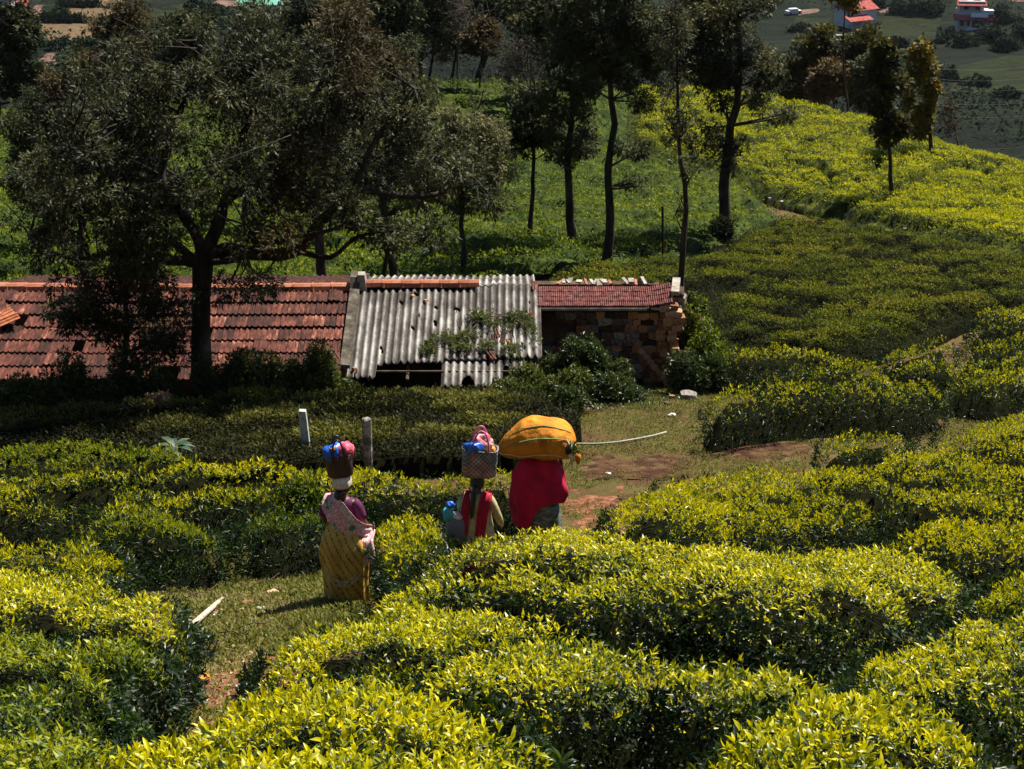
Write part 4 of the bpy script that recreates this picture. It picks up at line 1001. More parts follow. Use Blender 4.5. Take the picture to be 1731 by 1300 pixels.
# back slope, only a strip of it seen
mb = MB(); pr = [(-.5, 0), (-.47, .028), (-.36, .030), (-.30, .004), (-.08, .002), (-.02, .026), (.10, .027), (.16, .003), (.40, .002), (.5, .004)]
for j in range(6):
    for i in range(33):
        x0 = UX(-5)+TW*(i+.5); a = []; b_ = []
        lift = random.uniform(0, .012)
        for px, pz in pr:
            a.append(bk(x0+px*TW, .05+.43*j, pz+.01+lift)); b_.append(bk(x0+px*TW, .05+.43*(j+1)+.04, pz+.035+lift))
        n = len(pr); mb.add(a+b_, [[k+1, k, n+k, n+k+1] for k in range(n-1)])
o = mb.build('roof_tile', M['tile'], hut, solid=.012); o['kind'] = 'stuff'
# ridge tiles
def ridge_mesh(L, w=.15, h=.085):
    prof = [(-w, -.05), (-w*.72, h*.55), (-w*.3, h), (w*.3, h), (w*.72, h*.55), (w, -.05)]
    mb = MB(); R = []
    for x, s in ((-L/2, 1.0), (-L/2+.035, 1.0), (-L/2+.04, .90), (L/2, .86)):
        R.append([(x, p[0]*s, p[1]*s) for p in prof])
    mb.loft(R, cap=(False, False), closed=False)
    me = bpy.data.meshes.new('ridge_tile'); me.from_pydata(mb.V, [], mb.F); me.update(); me.materials.append(M['ridge']); return me
RL = 32.2/77.3; rm = ridge_mesh(RL+.03)
def ridge(u, dz=0, rz=0.0):
    o = place('ridge_tile', rm, (UX(u), RY-.03, RZ+.035+dz), (random.uniform(-.05, .05), random.uniform(-.015, .015)+rz, random.uniform(-.02, .02)))
    m = o.modifiers.new('solid', 'SOLIDIFY'); m.thickness = .014
for k in range(19):
    if k in (5,): continue
    ridge(2+32.2*k-4, -.03*math.sin(math.pi*k/19))
for k in range(6): ridge(632+32.2*k, .07)
# corrugated sheets
PIT = 11.95/77.3
def corr(name, x0, x1, s0, s1f, n0, side, ns=26, edge=None, holes=(), dip=0.0):
    nx = max(6, int((x1-x0)/PIT*8)); V = []; vv = []
    for j in range(ns+1):
        for i in range(nx+1):
            x = x0+(x1-x0)*i/nx; s1 = s1f(x) if callable(s1f) else s1f
            s = s0+(s1-s0)*j/ns
            w = math.sin(2*math.pi*x/PIT)
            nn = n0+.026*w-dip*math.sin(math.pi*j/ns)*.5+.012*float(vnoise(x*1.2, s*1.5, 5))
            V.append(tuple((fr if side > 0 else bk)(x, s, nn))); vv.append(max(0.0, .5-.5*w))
    F = []
    for j in range(ns):
        for i in range(nx):
            x = x0+(x1-x0)*(i+.5)/nx; s1 = s1f(x) if callable(s1f) else s1f; s = s0+(s1-s0)*(j+.5)/ns
            if any((x-hx)**2/(rx*rx)+(s-hs)**2/(rs*rs) < 1 for hx, hs, rx, rs in holes): continue
            a = j*(nx+1)+i; q = [a, a+1, a+nx+2, a+nx+1]
            F.append(q if side < 0 else q[::-1])
    me = mesh_np(name, V, np.array(F), True)
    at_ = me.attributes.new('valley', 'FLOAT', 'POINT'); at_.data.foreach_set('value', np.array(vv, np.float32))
    o = link(name, me, hut, M['sheet'])
    m = o.modifiers.new('solid', 'SOLIDIFY'); m.thickness = .007; m.offset = -1
    return o
def vs(v):   # slope distance of a picture row on the front slope near the hut's middle
    lo, hi = 0.0, 4.2
    for _ in range(40):
        mid = (lo+hi)/2; p = fr(0, mid); t = (CAMZ-p.z)/p.y
        row = CY+FPX*math.tan(math.atan(t)-PITCH)
        if row < v: lo = mid
        else: hi = mid
    return lo
S0 = vs(495); SM = vs(603); SE = vs(643)
def hole(u, v, ru=4, rv=4): return (UX(u), vs(v), ru/77.3, rv/77.3*2.0)
HO = [hole(681, 515, 3.5, 3), hole(739, 523, 3, 3), hole(703, 558, 3, 2.5), hole(740, 550, 3, 3), hole(656, 594, 4, 2.5), hole(774, 526, 5, 4), hole(705, 501, 4, 4), hole(728, 585, 5, 4), hole(713, 538, 1.5, 1.5), hole(619, 633, 2.5, 3), hole(883, 588, 4, 3), hole(860, 583, 5, 4), hole(895, 516, 2, 1.5)]
def low1(x):
    u = CX+x*77.3
    return vs(640+2*math.sin(u*.8)) if u < 651 else vs(617+1.5*math.sin(u*.53)+(3 if u < 660 else 0))
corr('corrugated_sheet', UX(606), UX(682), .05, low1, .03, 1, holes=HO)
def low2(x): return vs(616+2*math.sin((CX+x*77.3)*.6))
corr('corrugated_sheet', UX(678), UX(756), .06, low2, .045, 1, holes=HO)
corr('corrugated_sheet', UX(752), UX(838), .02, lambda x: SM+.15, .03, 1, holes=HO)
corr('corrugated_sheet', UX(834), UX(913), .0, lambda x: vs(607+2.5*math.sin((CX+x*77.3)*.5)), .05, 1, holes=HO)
def low3(x):
    u = CX+x*77.3
    v = 652+2*math.sin(u*.7)
    if 786 < u < 806: v = 635+8*abs(u-796)/10
    if u > 835: v = 640-(u-835)*.3+9*math.sin(u*.21)
    if 851 < u < 861: v = 618
    if u > 862: v = 632-4*math.sin(u*.4)
    return vs(v)
corr('corrugated_sheet', UX(754), UX(882), SM-.25, low3, -.02, 1, ns=14, holes=[hole(796, 646, 9, 9)])
for a, b_, n_ in ((600, 690, .03), (686, 765, .045), (761, 838, .03), (834, 905, .045)):
    corr('corrugated_sheet', UX(a), UX(b_), .0, 2.75+random.uniform(-.05, .1), n_, -1, ns=8)
# tile bits showing on the sheets
for u, v, rz in ((895, 534, .1), (843, 568, .2), (852, 577, -.2), (838, 576, .05), (832, 604, .4), (904, 487, 0)):
    t_ = place('roof_tile', tm, fr(UX(u), vs(v), .065), (TH, 0, rz)); t_.scale = (.55, .6, 1)
for u, v in ((722, 513), (617, 628), (860, 583), (700, 505)):
    m = MB(); m.box(fr(UX(u), vs(v), .07), (.09, .12, .05), Matrix.Rotation(.6, 3, 'Z'), .7)
    m.build('roof_stone', M['stone_orange'], hut)
# gable parapet between tiles and sheets, with its raised top
m = MB()
x0, x1 = UX(592), UX(610)
Rg = []
for y, z in ((RY-3.1*math.cos(TH), RZ-3.1*math.sin(TH)), (RY-1.5, RZ-1.5*math.tan(TH)), (RY-.25, RZ-.05), (RY-.12, RZ+.17), (RY+.25, RZ+.19), (RY+.5, RZ-.02), (RY+2.6, RZ-2.6*math.tan(TH))):
    Rg.append([(x0, y, z-1.5), (x1, y, z-1.5), (x1-.01, y, z+.115), (x0+.02, y, z+.125)])
m.loft(Rg); m.build('gable_parapet', M['render_wall'], hut)
m = MB(); m.box((UX(612), RY-.02, RZ+.17), (.24, .40, .34), None, .62); m.build('gable_cap', M['coping'], hut)
# walls under the roof
def gtop(u): return None
def wallbox(name, xa, xb, ya, yb, ztop, mat, zb=None):
    m = MB(); zb = min(gz(xa, ya), gz(xb, yb), gz(xb, ya))-.6 if zb is None else zb
    m.box(((xa+xb)/2, (ya+yb)/2, (ztop+zb)/2), (xb-xa, yb-ya, ztop-zb)); return m.build(name, mat, hut)
wallbox('front_wall', UX(-60), UX(590), RY-2.95, RY-2.7, RZ-2.95*math.sin(TH)-.06, M['mortar'])
wallbox('inner_wall', UX(611), UX(912), RY-.9, RY-.65, RZ-.9*math.tan(TH)-.08, M['mortar'])
wallbox('rear_wall', UX(-60), UX(1130), RY+2.35, RY+2.6, RZ-.72, M['mortar'])
for u in (640, 700, 757, 830, 905):       # rafters seen through the broken sheets
    m = MB(); m.tube([fr(UX(u), .1, -.08), fr(UX(u), 3.3, -.10)], .035, 6); m.build('rafter', M['wood'], hut)
for s in (1.1, 2.3, 3.1):
    m = MB(); m.tube([fr(UX(612), s, -.03), fr(UX(905), s, -.03)], .022, 6); m.build('purlin', M['wood'], hut)
for u in (757, 905):
    p = fr(UX(u), 3.25, -.1); m = MB(); m.tube([Vector((p.x, p.y, gz(p.x, p.y)-.2)), p], .045, 7); m.build('post', M['wood'], hut)
# right section: stone wall with the remaining strip of small tiles
WY = 36.42; XR = UX(1132)
wallbox('stone_wall', UX(905), UX(1128), WY+.06, WY+.5, CAMZ-12.93, M['mortar'])
mb = MB()
for j in range(4):
    for i in range(64):
        x0 = UX(906)+.0448*i*1.02; rise = .13*sstep(1085, 1150, CX+x0*77.3)
        l = random.uniform(0, .012)
        for (s, L) in ((.02+.19*j, .215),):
            a = [fr(x0, s, .02+l+float(rise)), fr(x0+.014, s, .045+l+float(rise)), fr(x0+.03, s, .045+l+float(rise)), fr(x0+.045, s, .02+l+float(rise))]
            b_ = [p+(fr(0, s+L, .015)-fr(0, s, 0)) for p in a]
            mb.add(a+b_, [[0, 4, 5, 1], [1, 5, 6, 2], [2, 6, 7, 3], [4, 0, 3, 7]])
o = mb.build('roof_tile', M['tile_pink'], hut, solid=.01); o['kind'] = 'stuff'; o['label'] = 'small faded pink tiles of the low right roof strip'
m = MB(); m.box((UX(997), fr(0, .78).y, fr(0, .78).z-.02), (UX(1090)-UX(905), .14, .055)); m.build('eave_beam', M['coping'], hut)
for k in range(5):
    u = 1050+k*18; m = MB(); m.box((UX(u), fr(0, .78).y+.02, fr(0, .78).z-.03+random.uniform(-.02, .03)), (.2, .16, .035), Matrix.Rotation(random.uniform(-.2, .2), 3, 'Y')); m.build('broken_slab', M['coping'], hut)
for k in range(20):      # broken pale tiles left standing along the ridge
    u = 945+k*7.4+random.uniform(-5, 5)
    if 1036 < u < 1058: continue
    m = MB(); m.box(bk(UX(u), .12+random.uniform(0, .12), .10+random.uniform(0, .05)), (random.uniform(.05, .15), random.uniform(.12, .34), .03), Matrix.Rotation(random.uniform(-.7, .5), 3, 'Z') @ Matrix.Rotation(random.uniform(-.1, .4), 3, 'X') @ Matrix.Rotation(random.uniform(-.4, .4), 3, 'Y'))
    m.build('broken_tile', M['coping'] if k % 6 else M['ridge'], hut)
m = MB(); m.box(((UX(1139)+.03), RY-.12, RZ+.075), (.17, .95, .09), Matrix.Rotation(-.12, 3, 'Z')); m.build('coping_slab', M['coping'], hut)
def stone_mesh(seed):
    random.seed(seed); bm = bmesh.new(); bmesh.ops.create_cube(bm, size=1)
    bmesh.ops.subdivide_edges(bm, edges=bm.edges, cuts=1, use_grid_fill=True)
    for v in bm.verts:
        c = v.co.copy(); v.co = (c.normalized()*.5*.45+c*.60)*(1+random.uniform(-.14, .14))*1.02
    me = bpy.data.meshes.new('stone'); bm.to_mesh(me); bm.free(); return me
SM_G = [stone_mesh(k) for k in range(4)]; SM_O = [stone_mesh(k+9) for k in range(3)]
for s_ in SM_G: s_.materials.append(M['stone'])
for s_ in SM_O: s_.materials.append(M['stone_orange'])
random.seed(11)
row = 0; z = CAMZ-13.03
while row < 11:
    hgt = random.uniform(.13, .19); x = UX(912)+random.uniform(0, .1)
    while x < UX(1126):
        w = random.uniform(.16, .30); u = CX+(x+w/2)*77.3
        if gz(x, WY) < z+.05 and (u > 1000 or random.random() < .55):
            orange = u > 1085+random.uniform(-25, 25) or random.random() < .12
            o = place('stone', random.choice(SM_O if orange else SM_G), (x+w/2, WY+.03+random.uniform(-.02, .03), z-hgt/2+random.uniform(-.015, .015)), (random.uniform(-.15, .15), random.uniform(-.12, .12), random.uniform(-.15, .15)))
            o.scale = (w*1.05, .13, hgt*1.08)
        x += w+.012
    z -= hgt; row += 1
z = CAMZ-12.80; k = 0
while z > gz(UX(1140), WY-.1)-.05:      # ragged pier of stacked stones at the right end
    hgt = random.uniform(.11, .17)
    for dx in (0, .2):
        off = .10*math.sin(k*.9)+(.18*sstep(0, 6, k)*0)
        o = place('stone', random.choice(SM_O), (UX(1120)+dx+off*.6+random.uniform(-.03, .03), WY-.10+random.uniform(-.04, .05), z-hgt/2), (random.uniform(-.15, .15), random.uniform(-.15, .15), random.uniform(-.4, .4)))
        o.scale = (random.uniform(.2, .3), random.uniform(.25, .35), hgt*1.1)
    z -= hgt; k += 1
for k in range(9):      # darker stones returning behind the pier
    o = place('stone', random.choice(SM_G), (UX(1146)+random.uniform(-.05, .06), WY+.25+random.uniform(0, .3), CAMZ-12.75-k*.14), (0, 0, random.uniform(-.4, .4))); o.scale = (.26, .4, .15)
for k in range(9):     # the leaning crack edge of the plaster
    o = place('stone', SM_O[k % 3], (UX(1075+k*7.5), WY-.12-.03*k, CAMZ-13.75-.115*k), (0, .6, .2)); o.scale = (.17, .14, .12)
# loose tiles lying on the roof, left
for (u, v, rz, lift, lab) in [(14, 521, .35, .10, 'dark loose roof tile leaning askew, highest on the left of the roof'), (6, 541, -1.1, .12, 'orange loose tile cut by the left edge of the picture'), (28, 543, -1.0, .15, 'orange loose tile under the long slanting one on the roof'), (42, 554, -1.15, .2, 'long orange loose tile slanting across the others on the roof'), (22, 572, .02, .11, 'upright orange loose tile lying lowest on the roof')]:
    o = bpy.data.objects.new('loose_roof_tile', tm.copy() if 'orange' in lab else tm); COL.objects.link(o)
    if 'orange' in lab: o.data.materials[0] = M['tile_orange']
    o.location = fr(UX(u), vs(v), lift-.02); o.rotation_euler = (TH+.05, .05, rz); o.scale = (1.25, .95, 1.2)
    tag(o, lab, 'roof tile', 'loose tiles piled on the left of the roof')
# rubble by the wall
for k, (u, v, s, lab) in enumerate([(1163, 673, .26, 'largest pale rubble stone on the grass by the right end of the stone wall'), (1148, 667, .13, 'flat tan rubble stone just left of the largest pale one'), (1136, 672, .10, 'small orange rubble stone near the wall foot'), (1174, 668, .12, 'small pale rubble stone right of the largest one'), (1128, 683, .09, 'lowest small rubble stone on the grass'), (1192, 640, .12, 'pinkish stone under the bush right of the wall')]):
    p = at(u, v, .03); o = bpy.data.objects.new('rubble_stone', SM_G[k % 4] if k != 2 else SM_O[0]); COL.objects.link(o)
    o.location = p+Vector((0, 0, s*.18)); o.scale = (s*1.3, s, s*.65); o.rotation_euler = (.1, .1, k*1.3)
    tag(o, lab, 'stone', 'rubble stones near the wall')
# creeper on the sheets
cents = []; rads = []
for (u, v, ru, rv) in [(750, 585, 16, 9), (775, 575, 14, 9), (800, 572, 18, 10), (825, 555, 22, 18), (850, 548, 22, 18), (870, 560, 14, 22), (790, 595, 16, 8), (830, 590, 20, 12), (860, 600, 14, 10), (900, 560, 8, 25), (885, 545, 8, 10), (735, 598, 8, 6), (815, 540, 14, 8)]:
    for k in range(5):
        p = fr(UX(u+random.uniform(-ru, ru)), vs(v+random.uniform(-rv, rv)), random.uniform(.06, .16)); cents.append(p); rads.append((.14, .14, .08))
root = empty('creeper', fr(UX(830), vs(560), .1), 'yellowish creeper sprawling over the corrugated roof', 'creeper')
me = leaf_mesh('foliage', *leaf_clusters(cents, rads, 1500, .06, 5, .6)); link('foliage', me, root, M['vine'])['kind'] = 'stuff'
m = MB()
for k in range(26):
    a = Vector(cents[random.randrange(len(cents))]); b_ = Vector(cents[random.randrange(len(cents))])
    if (a-b_).length < 1.1: m.tube([a, a.lerp(b_, .5)+Vector((0, 0, .08)), b_], .008, 4, cap=False)
m.tube([fr(UX(781), vs(560), .02), fr(UX(784), vs(552), .12), fr(UX(781), vs(540), .2)], .012, 5)
m.build('stem', M['twig'], root)
# ------------------------------------------------------------------ cloth and skin materials
def solidmat(name, col, rough=.8, spec=.25, var=.25, scale=20):
    c = np.array(col); return plain(name, [(.2, tuple(c*(1-var))), (.8, tuple(np.minimum(c*(1+var), 1)))], scale, rough, spec, bump=.001, bscale=120)
M['skin'] = solidmat('brown_skin', (.105, .050, .030), .55, .4, .12, 8)
M['hair'] = solidmat('black_hair', (.010, .008, .008), .45, .5, .3, 60)
M['blouse'] = solidmat('purple_blouse', (.085, .014, .060), .75)
M['cream'] = solidmat('cream_cloth', (.42, .36, .18), .85)
M['red'] = solidmat('red_dupatta', (.36, .010, .030), .8)
M['crimson'] = solidmat('crimson_shawl', (.38, .006, .040), .8, .25, .3, 5)
M['white_cloth'] = solidmat('offwhite_cloth', (.62, .52, .42), .9)
M['black_plastic'] = solidmat('black_plastic', (.012, .010, .012), .4, .5)
M['pink_plastic'] = solidmat('pink_plastic', (.62, .09, .28), .4, .5)
M['blue_plastic'] = solidmat('blue_plastic', (.012, .10, .50), .35, .5)
M['teal_plastic'] = solidmat('teal_plastic', (.05, .32, .38), .4, .5)
M['pink_cloth'] = plain('pink_bundle_cloth', [(.3, (.55, .06, .12)), (.5, (.62, .30, .30)), (.7, (.70, .48, .44))], 14, .8)
M['magenta_cloth'] = plain('magenta_bundle_cloth', [(.3, (.50, .03, .10)), (.6, (.60, .12, .18)), (.8, (.55, .3, .3))], 14, .8)
M['orange_cloth'] = solidmat('orange_cloth', (.65, .30, .06), .7)
M['grey_skirt'] = plain('grey_green_pattern_skirt', [(.35, (.05, .07, .05)), (.5, (.16, .17, .13)), (.6, (.07, .09, .06)), (.75, (.24, .24, .19))], 16, .85, detail=2, stretch=(.6, .6, 2.2))
def saree():
    m, nt, p, out = nodes_of('yellow_printed_saree')
    tc = nt.nodes.new('ShaderNodeTexCoord')
    mp = nt.nodes.new('ShaderNodeMapping'); mp.inputs['Rotation'].default_value = (0, math.radians(28), 0); nt.links.new(tc.outputs['Object'], mp.inputs[0])
    w = nt.nodes.new('ShaderNodeTexWave'); w.inputs['Scale'].default_value = 4.2; w.inputs['Distortion'].default_value = 1.2; w.inputs['Detail'].default_value = 2
    nt.links.new(mp.outputs[0], w.inputs[0])
    n = noise(nt, 70, 2, .5, tc.outputs['Object']); n2 = noise(nt, 5, 4, .6, tc.outputs['Object'])
    f = math_n(nt, 'MULTIPLY', math_n(nt, 'GREATER_THAN', w.outputs['Fac'], .80), math_n(nt, 'GREATER_THAN', n.outputs['Fac'], .50))
    r1 = ramp(nt, [(.3, (.36, .20, .035)), (.7, (.64, .42, .09))]); nt.links.new(n2.outputs['Fac'], r1.inputs[0])
    mx = nt.nodes.new('ShaderNodeMixRGB'); mx.inputs[2].default_value = (.07, .035, .015, 1); nt.links.new(f, mx.inputs[0]); nt.links.new(r1.outputs[0], mx.inputs[1])
    nt.links.new(mx.outputs[0], p.inputs['Base Color']); p.inputs['Roughness'].default_value = .8; p.inputs['Specular IOR Level'].default_value = .2
    return m
M['saree'] = saree()
M['saree_pale'] = plain('pale_saree_border', [(.3, (.30, .22, .11)), (.55, (.42, .34, .20)), (.8, (.52, .46, .32))], 18, .85)
M['pallu'] = plain('pink_white_patterned_scarf', [(.22, (.12, .15, .09)), (.36, (.62, .58, .50)), (.46, (.60, .05, .15)), (.54, (.72, .64, .58)), (.64, (.62, .12, .22)), (.8, (.68, .62, .55))], 9, .8, detail=2.5)
M['pallu_in'] = M['pallu']
def weave(name, cols, k=55):
    m, nt, p, out = nodes_of(name)
    tc = nt.nodes.new('ShaderNodeTexCoord'); sp = nt.nodes.new('ShaderNodeSeparateXYZ'); nt.links.new(tc.outputs['Object'], sp.inputs[0])
    a = math_n(nt, 'SINE', math_n(nt, 'MULTIPLY', math_n(nt, 'ADD', sp.outputs[0], sp.outputs[1]), k*6.28)); b = math_n(nt, 'SINE', math_n(nt, 'MULTIPLY', sp.outputs[2], k*6.28))
    g = math_n(nt, 'MULTIPLY_ADD', math_n(nt, 'MULTIPLY', a, b), .42, .62)
    n = noise(nt, 3.2, 2, .5, tc.outputs['Object']); r = ramp(nt, cols); nt.links.new(n.outputs['Fac'], r.inputs[0])
    s = nt.nodes.new('ShaderNodeVectorMath'); s.operation = 'SCALE'; nt.links.new(r.outputs[0], s.inputs[0]); nt.links.new(g, s.inputs['Scale']); nt.links.new(s.outputs[0], p.inputs['Base Color'])
    p.inputs['Roughness'].default_value = .55
    bp = nt.nodes.new('ShaderNodeBump'); bp.inputs['Distance'].default_value = .004; nt.links.new(g, bp.inputs['Height']); nt.links.new(bp.outputs[0], p.inputs['Normal'])
    return m
M['weave_dark'] = weave('dark_maroon_woven_basket', [(.3, (.05, .012, .016)), (.6, (.10, .035, .03)), (.8, (.05, .045, .03))], 40)
M['weave_grey'] = weave('grey_checked_woven_basket', [(.35, (.42, .34, .38)), (.47, (.10, .18, .16)), (.55, (.42, .20, .20)), (.65, (.50, .48, .50))], 17)
M['weave_blue'] = weave('grey_blue_woven_bag', [(.3, (.12, .14, .19)), (.7, (.24, .26, .33))], 34)

def skin_body(name, chains, parent, origin, rot=0.0, scale=1.0):
    """chains: list of [(x,y,z,r),...]; the first is the trunk; later chains start at a vertex given as ('at', index) or stand alone"""
    bm = bmesh.new(); idx = {}; vs = []; radii = []; roots = []
    for ch in chains:
        prev = None
        for k, e in enumerate(ch):
            if e[0] == 'at': prev = e[1]; continue
            v = bm.verts.new(e[:3]); vs.append(v); radii.append(e[3] if isinstance(e[3], tuple) else (e[3], e[3]))
            i = len(vs)-1
            if prev is None: roots.append(i)
            else: bm.edges.new((vs[prev], v))
            prev = i
    me = bpy.data.meshes.new(name); bm.to_mesh(me); bm.free()
    tm_ = Matrix.Translation(origin) @ Matrix.Rotation(rot, 4, 'Z') @ Matrix.Scale(scale, 4)
    o = link(name, me, None, M['skin'])
    m = o.modifiers.new('skin', 'SKIN'); m.use_smooth_shade = True
    sl = me.skin_vertices[0].data if me.skin_vertices else None
    if sl is None:
        me.skin_vertices.new() if hasattr(me.skin_vertices, 'new') else None
        sl = me.skin_vertices[0].data
    for k in range(len(vs)):
        sl[k].radius = radii[k]; sl[k].use_root = k in roots
    s = o.modifiers.new('sub', 'SUBSURF'); s.levels = 2; s.render_levels = 2
    dg = bpy.context.evaluated_depsgraph_get(); ev = o.evaluated_get(dg)
    me2 = bpy.data.meshes.new_from_object(ev); me2.transform(tm_)
    me2.polygons.foreach_set('use_smooth', np.full(len(me2.polygons), True))
    bpy.data.objects.remove(o)
    me2.materials.clear(); me2.materials.append(M['skin'])
    return link(name, me2, parent)
def hand(cx, cy, cz, d, n, r=.0085, L=.075, curl=.5):
    """five short finger chains from a palm centre; d finger direction, n palm normal"""
    d = Vector(d).normalized(); n = Vector(n).normalized(); s = d.cross(n)
    ch = []
    for k, (off, ll) in enumerate(((-.027, .85), (-.009, 1.0), (.009, .95), (.026, .75))):
        b = Vector((cx, cy, cz))+s*off+d*.02
        p1 = b+d*L*ll*.45; p2 = p1+(d*(1-curl*.5)+n*curl).normalized()*L*ll*.33; p3 = p2+(d*(1-curl)+n*curl*1.6).normalized()*L*ll*.25
        ch.append([(*b, r*1.1), (*p1, r), (*p2, r*.95), (*p3, r*.8)])
    b = Vector((cx, cy, cz))-d*.02-s*.02
    p1 = b-s*.03+d*.02; p2 = p1+d*.03-s*.008+n*.01
    ch.append([(*b, r*1.3), (*p1, r*1.15), (*p2, r*.95)])
    return ch
def garment(name, rings, mat, parent, tf, n=36, folds=(0, 0), open_top=True, seed=0, thick=.006, label=None):
    """rings: (cx, cy, z, rx, ry[, fold scale]) bottom to top"""
    mb = MB(); R = []
    zs = len(rings)
    for j, g in enumerate(rings):
        cx, cy, z, rx, ry = g[:5]; fa = g[5] if len(g) > 5 else 1.0
        row = []
        for k in range(n):
            t = 2*math.pi*k/n
            f = 1+folds[0]*fa*(math.sin(t*folds[1]+seed+.6*math.sin(t*2+z*3))+.5*math.sin(t*(folds[1]*1.7)+z*2+seed))
            row.append(tf @ Vector((cx+rx*math.cos(t)*f, cy+ry*math.sin(t)*f, z)))
        R.append(row)
    mb.loft(R, cap=(False, False))
    o = mb.build(name, mat, parent, smooth=True, subsurf=1)
    m = o.modifiers.new('solid', 'SOLIDIFY'); m.thickness = thick; m.offset = 1
    if label: o['label'] = label
    return o
def ribbon(name, pts, wid, mat, parent, tf, nx=12, fold=.01, freq=3.0, curve=0.0, label=None, nseg=5):
    """cloth band along pts; wid: list of width vectors; folds run along it"""
    P = [Vector(p) for p in pts]; W = [Vector(w) for w in wid]
    S = []; SW = []
    for i in range(len(P)-1):
        p0, p1, p2, p3 = P[max(i-1, 0)], P[i], P[i+1], P[min(i+2, len(P)-1)]
        for k in range(nseg):
            t = k/nseg
            S.append(.5*((2*p1)+(p2-p0)*t+(2*p0-5*p1+4*p2-p3)*t*t+(3*p1-p0-3*p2+p3)*t**3)); SW.append(W[i].lerp(W[i+1], t))
    S.append(P[-1]); SW.append(W[-1])
    mb = MB(); R = []
    for i, (p, w) in enumerate(zip(S, SW)):
        d = (S[min(i+1, len(S)-1)]-S[max(i-1, 0)]).normalized(); nn = d.cross(w)
        nn = nn.normalized() if nn.length > 1e-6 else Vector((0, -1, 0))
        R.append([tf @ (p+w*(k/nx-.5)+nn*(fold*math.sin(k/nx*math.pi*2*freq+i*.12)+curve*(1-(2*k/nx-1)**2))) for k in range(nx+1)])
    mb.loft(R, cap=(False, False), closed=False)
    o = mb.build(name, mat, parent, smooth=True, subsurf=1)
    m = o.modifiers.new('solid', 'SOLIDIFY'); m.thickness = .004; m.offset = 0
    if label: o['label'] = label
    return o
def blob(name, c, r, mat, parent=None, seed=1, amp=.18, sub=3, rot=None):
    bm = bmesh.new(); bmesh.ops.create_icosphere(bm, subdivisions=sub, radius=1)
    for v in bm.verts:
        q = v.co.copy()
        f = 1+amp*.5*(float(vnoise(q.x*3.3+seed+q.y*2, q.z*3.3+seed*2-q.y, seed+8))-.5)+amp*(float(fbm(q.x*1.7+seed*3+q.z, q.y*1.7+seed*5-q.z, seed))-.5)*2+amp*.5*(float(vnoise(q.x*5+seed+q.z*3, q.y*5, seed+4))-.5)
        w = Vector((q.x*r[0]*f, q.y*r[1]*f, q.z*r[2]*f))
        if rot: w = rot @ w
        v.co = w+Vector(c)
    me = bpy.data.meshes.new(name); bm.to_mesh(me); bm.free(); me.polygons.foreach_set('use_smooth', np.full(len(me.polygons), True))
    return link(name, me, parent, mat)
def arms_hidden(): return []
def head_chain(neck_i, z0, tilt=(0, 0)):
    return [('at', neck_i), (tilt[0]*.5, tilt[1]*.5, z0+.05, .062), (tilt[0], tilt[1]+.01, z0+.12, (.082, .092)), (tilt[0], tilt[1]+.005, z0+.18, (.078, .09)), (tilt[0], tilt[1], z0+.225, .055)]

# ------------------------------------------------------------------ the woman in the yellow saree
wp = at(586, 1017, 0); wp.z = gz(wp.x, wp.y)
W1 = empty('person', wp, 'woman in a yellow saree walking away with a dark basket on her head', 'person')
RZ1 = math.radians(-10)
tf = Matrix.Translation(wp) @ Matrix.Rotation(RZ1, 4, 'Z') @ Matrix.Scale(1.03, 4)
ch = [[(0, 0, .90, (.13, .105)), (0, 0, 1.02, (.115, .09)), (0, .0, 1.15, (.13, .095)), (0, -.005, 1.27, (.12, .085)), (0, .0, 1.34, .05), (0, .01, 1.385, .048)],
      [('at', 5), (0, .015, 1.43, (.065, .075)), (0, .02, 1.49, (.078, .092)), (0, .015, 1.545, (.07, .08)), (0, .01, 1.58, .045)],
      [('at', 3), (-.155, 0, 1.27, .052), (-.215, -.02, 1.12, .043), (-.225, -.01, 1.02, .036), (-.19, .13, .95, .03), (-.17, .19, .96, .026)],
      [('at', 3), (.155, 0, 1.27, .052), (.215, -.01, 1.12, .043), (.25, .0, 1.01, .036), (.27, .12, .93, .030), (.275, .18, .91, .026)],
      [('at', 0), (-.09, .02, .84, .095), (-.095, .10, .48, .06), (-.09, .07, .10, .04), (-.09, .16, .035, .035)],
      [('at', 0), (.09, 0, .84, .095), (.10, -.02, .48, .06), (.10, -.10, .10, .04), (.10, -.0, .035, .035)]]
ch += [[(.01, .1, 1.475, .015), (0.0, .125, 1.465, .016)]]+hand(.28, .215, .90, (.2, 1, -.3), (-1, 0, -.2))+hand(-.165, .225, .965, (.2, 1, .2), (1, 0, 0))
skin_body('body', ch, W1, wp, RZ1, 1.03)
BL = garment('blouse', [(0, 0, 1.09, .150, .112), (0, 0, 1.17, .155, .118), (0, -.005, 1.26, .162, .112), (0, -.005, 1.31, .135, .09), (0, 0, 1.335, .095, .07)], M['blouse'], W1, tf, 28, (.02, 5))
for s in (-1, 1):
    m = MB(); m.tube([tf @ Vector((s*.12, 0, 1.29)), tf @ Vector((s*.17, 0, 1.25)), tf @ Vector((s*.205, -.01, 1.17)), tf @ Vector((s*.222, -.015, 1.10))], [.062, .068, .064, .060], 14, cap=False)
    o = m.build('sleeve', M['blouse'], BL, smooth=True, subsurf=1); o.modifiers.new('s', 'SOLIDIFY').thickness = .005
SK = garment('saree_skirt', [(0, .0, .02, .255, .235), (0, 0, .25, .240, .220), (0, -.02, .50, .265, .235), (.01, -.05, .70, .285, .225), (.01, -.055, .84, .265, .20), (0, -.02, .95, .195, .150, .5), (0, 0, 1.04, .145, .115, .3)], M['saree'], W1, tf, 64, (.045, 9))
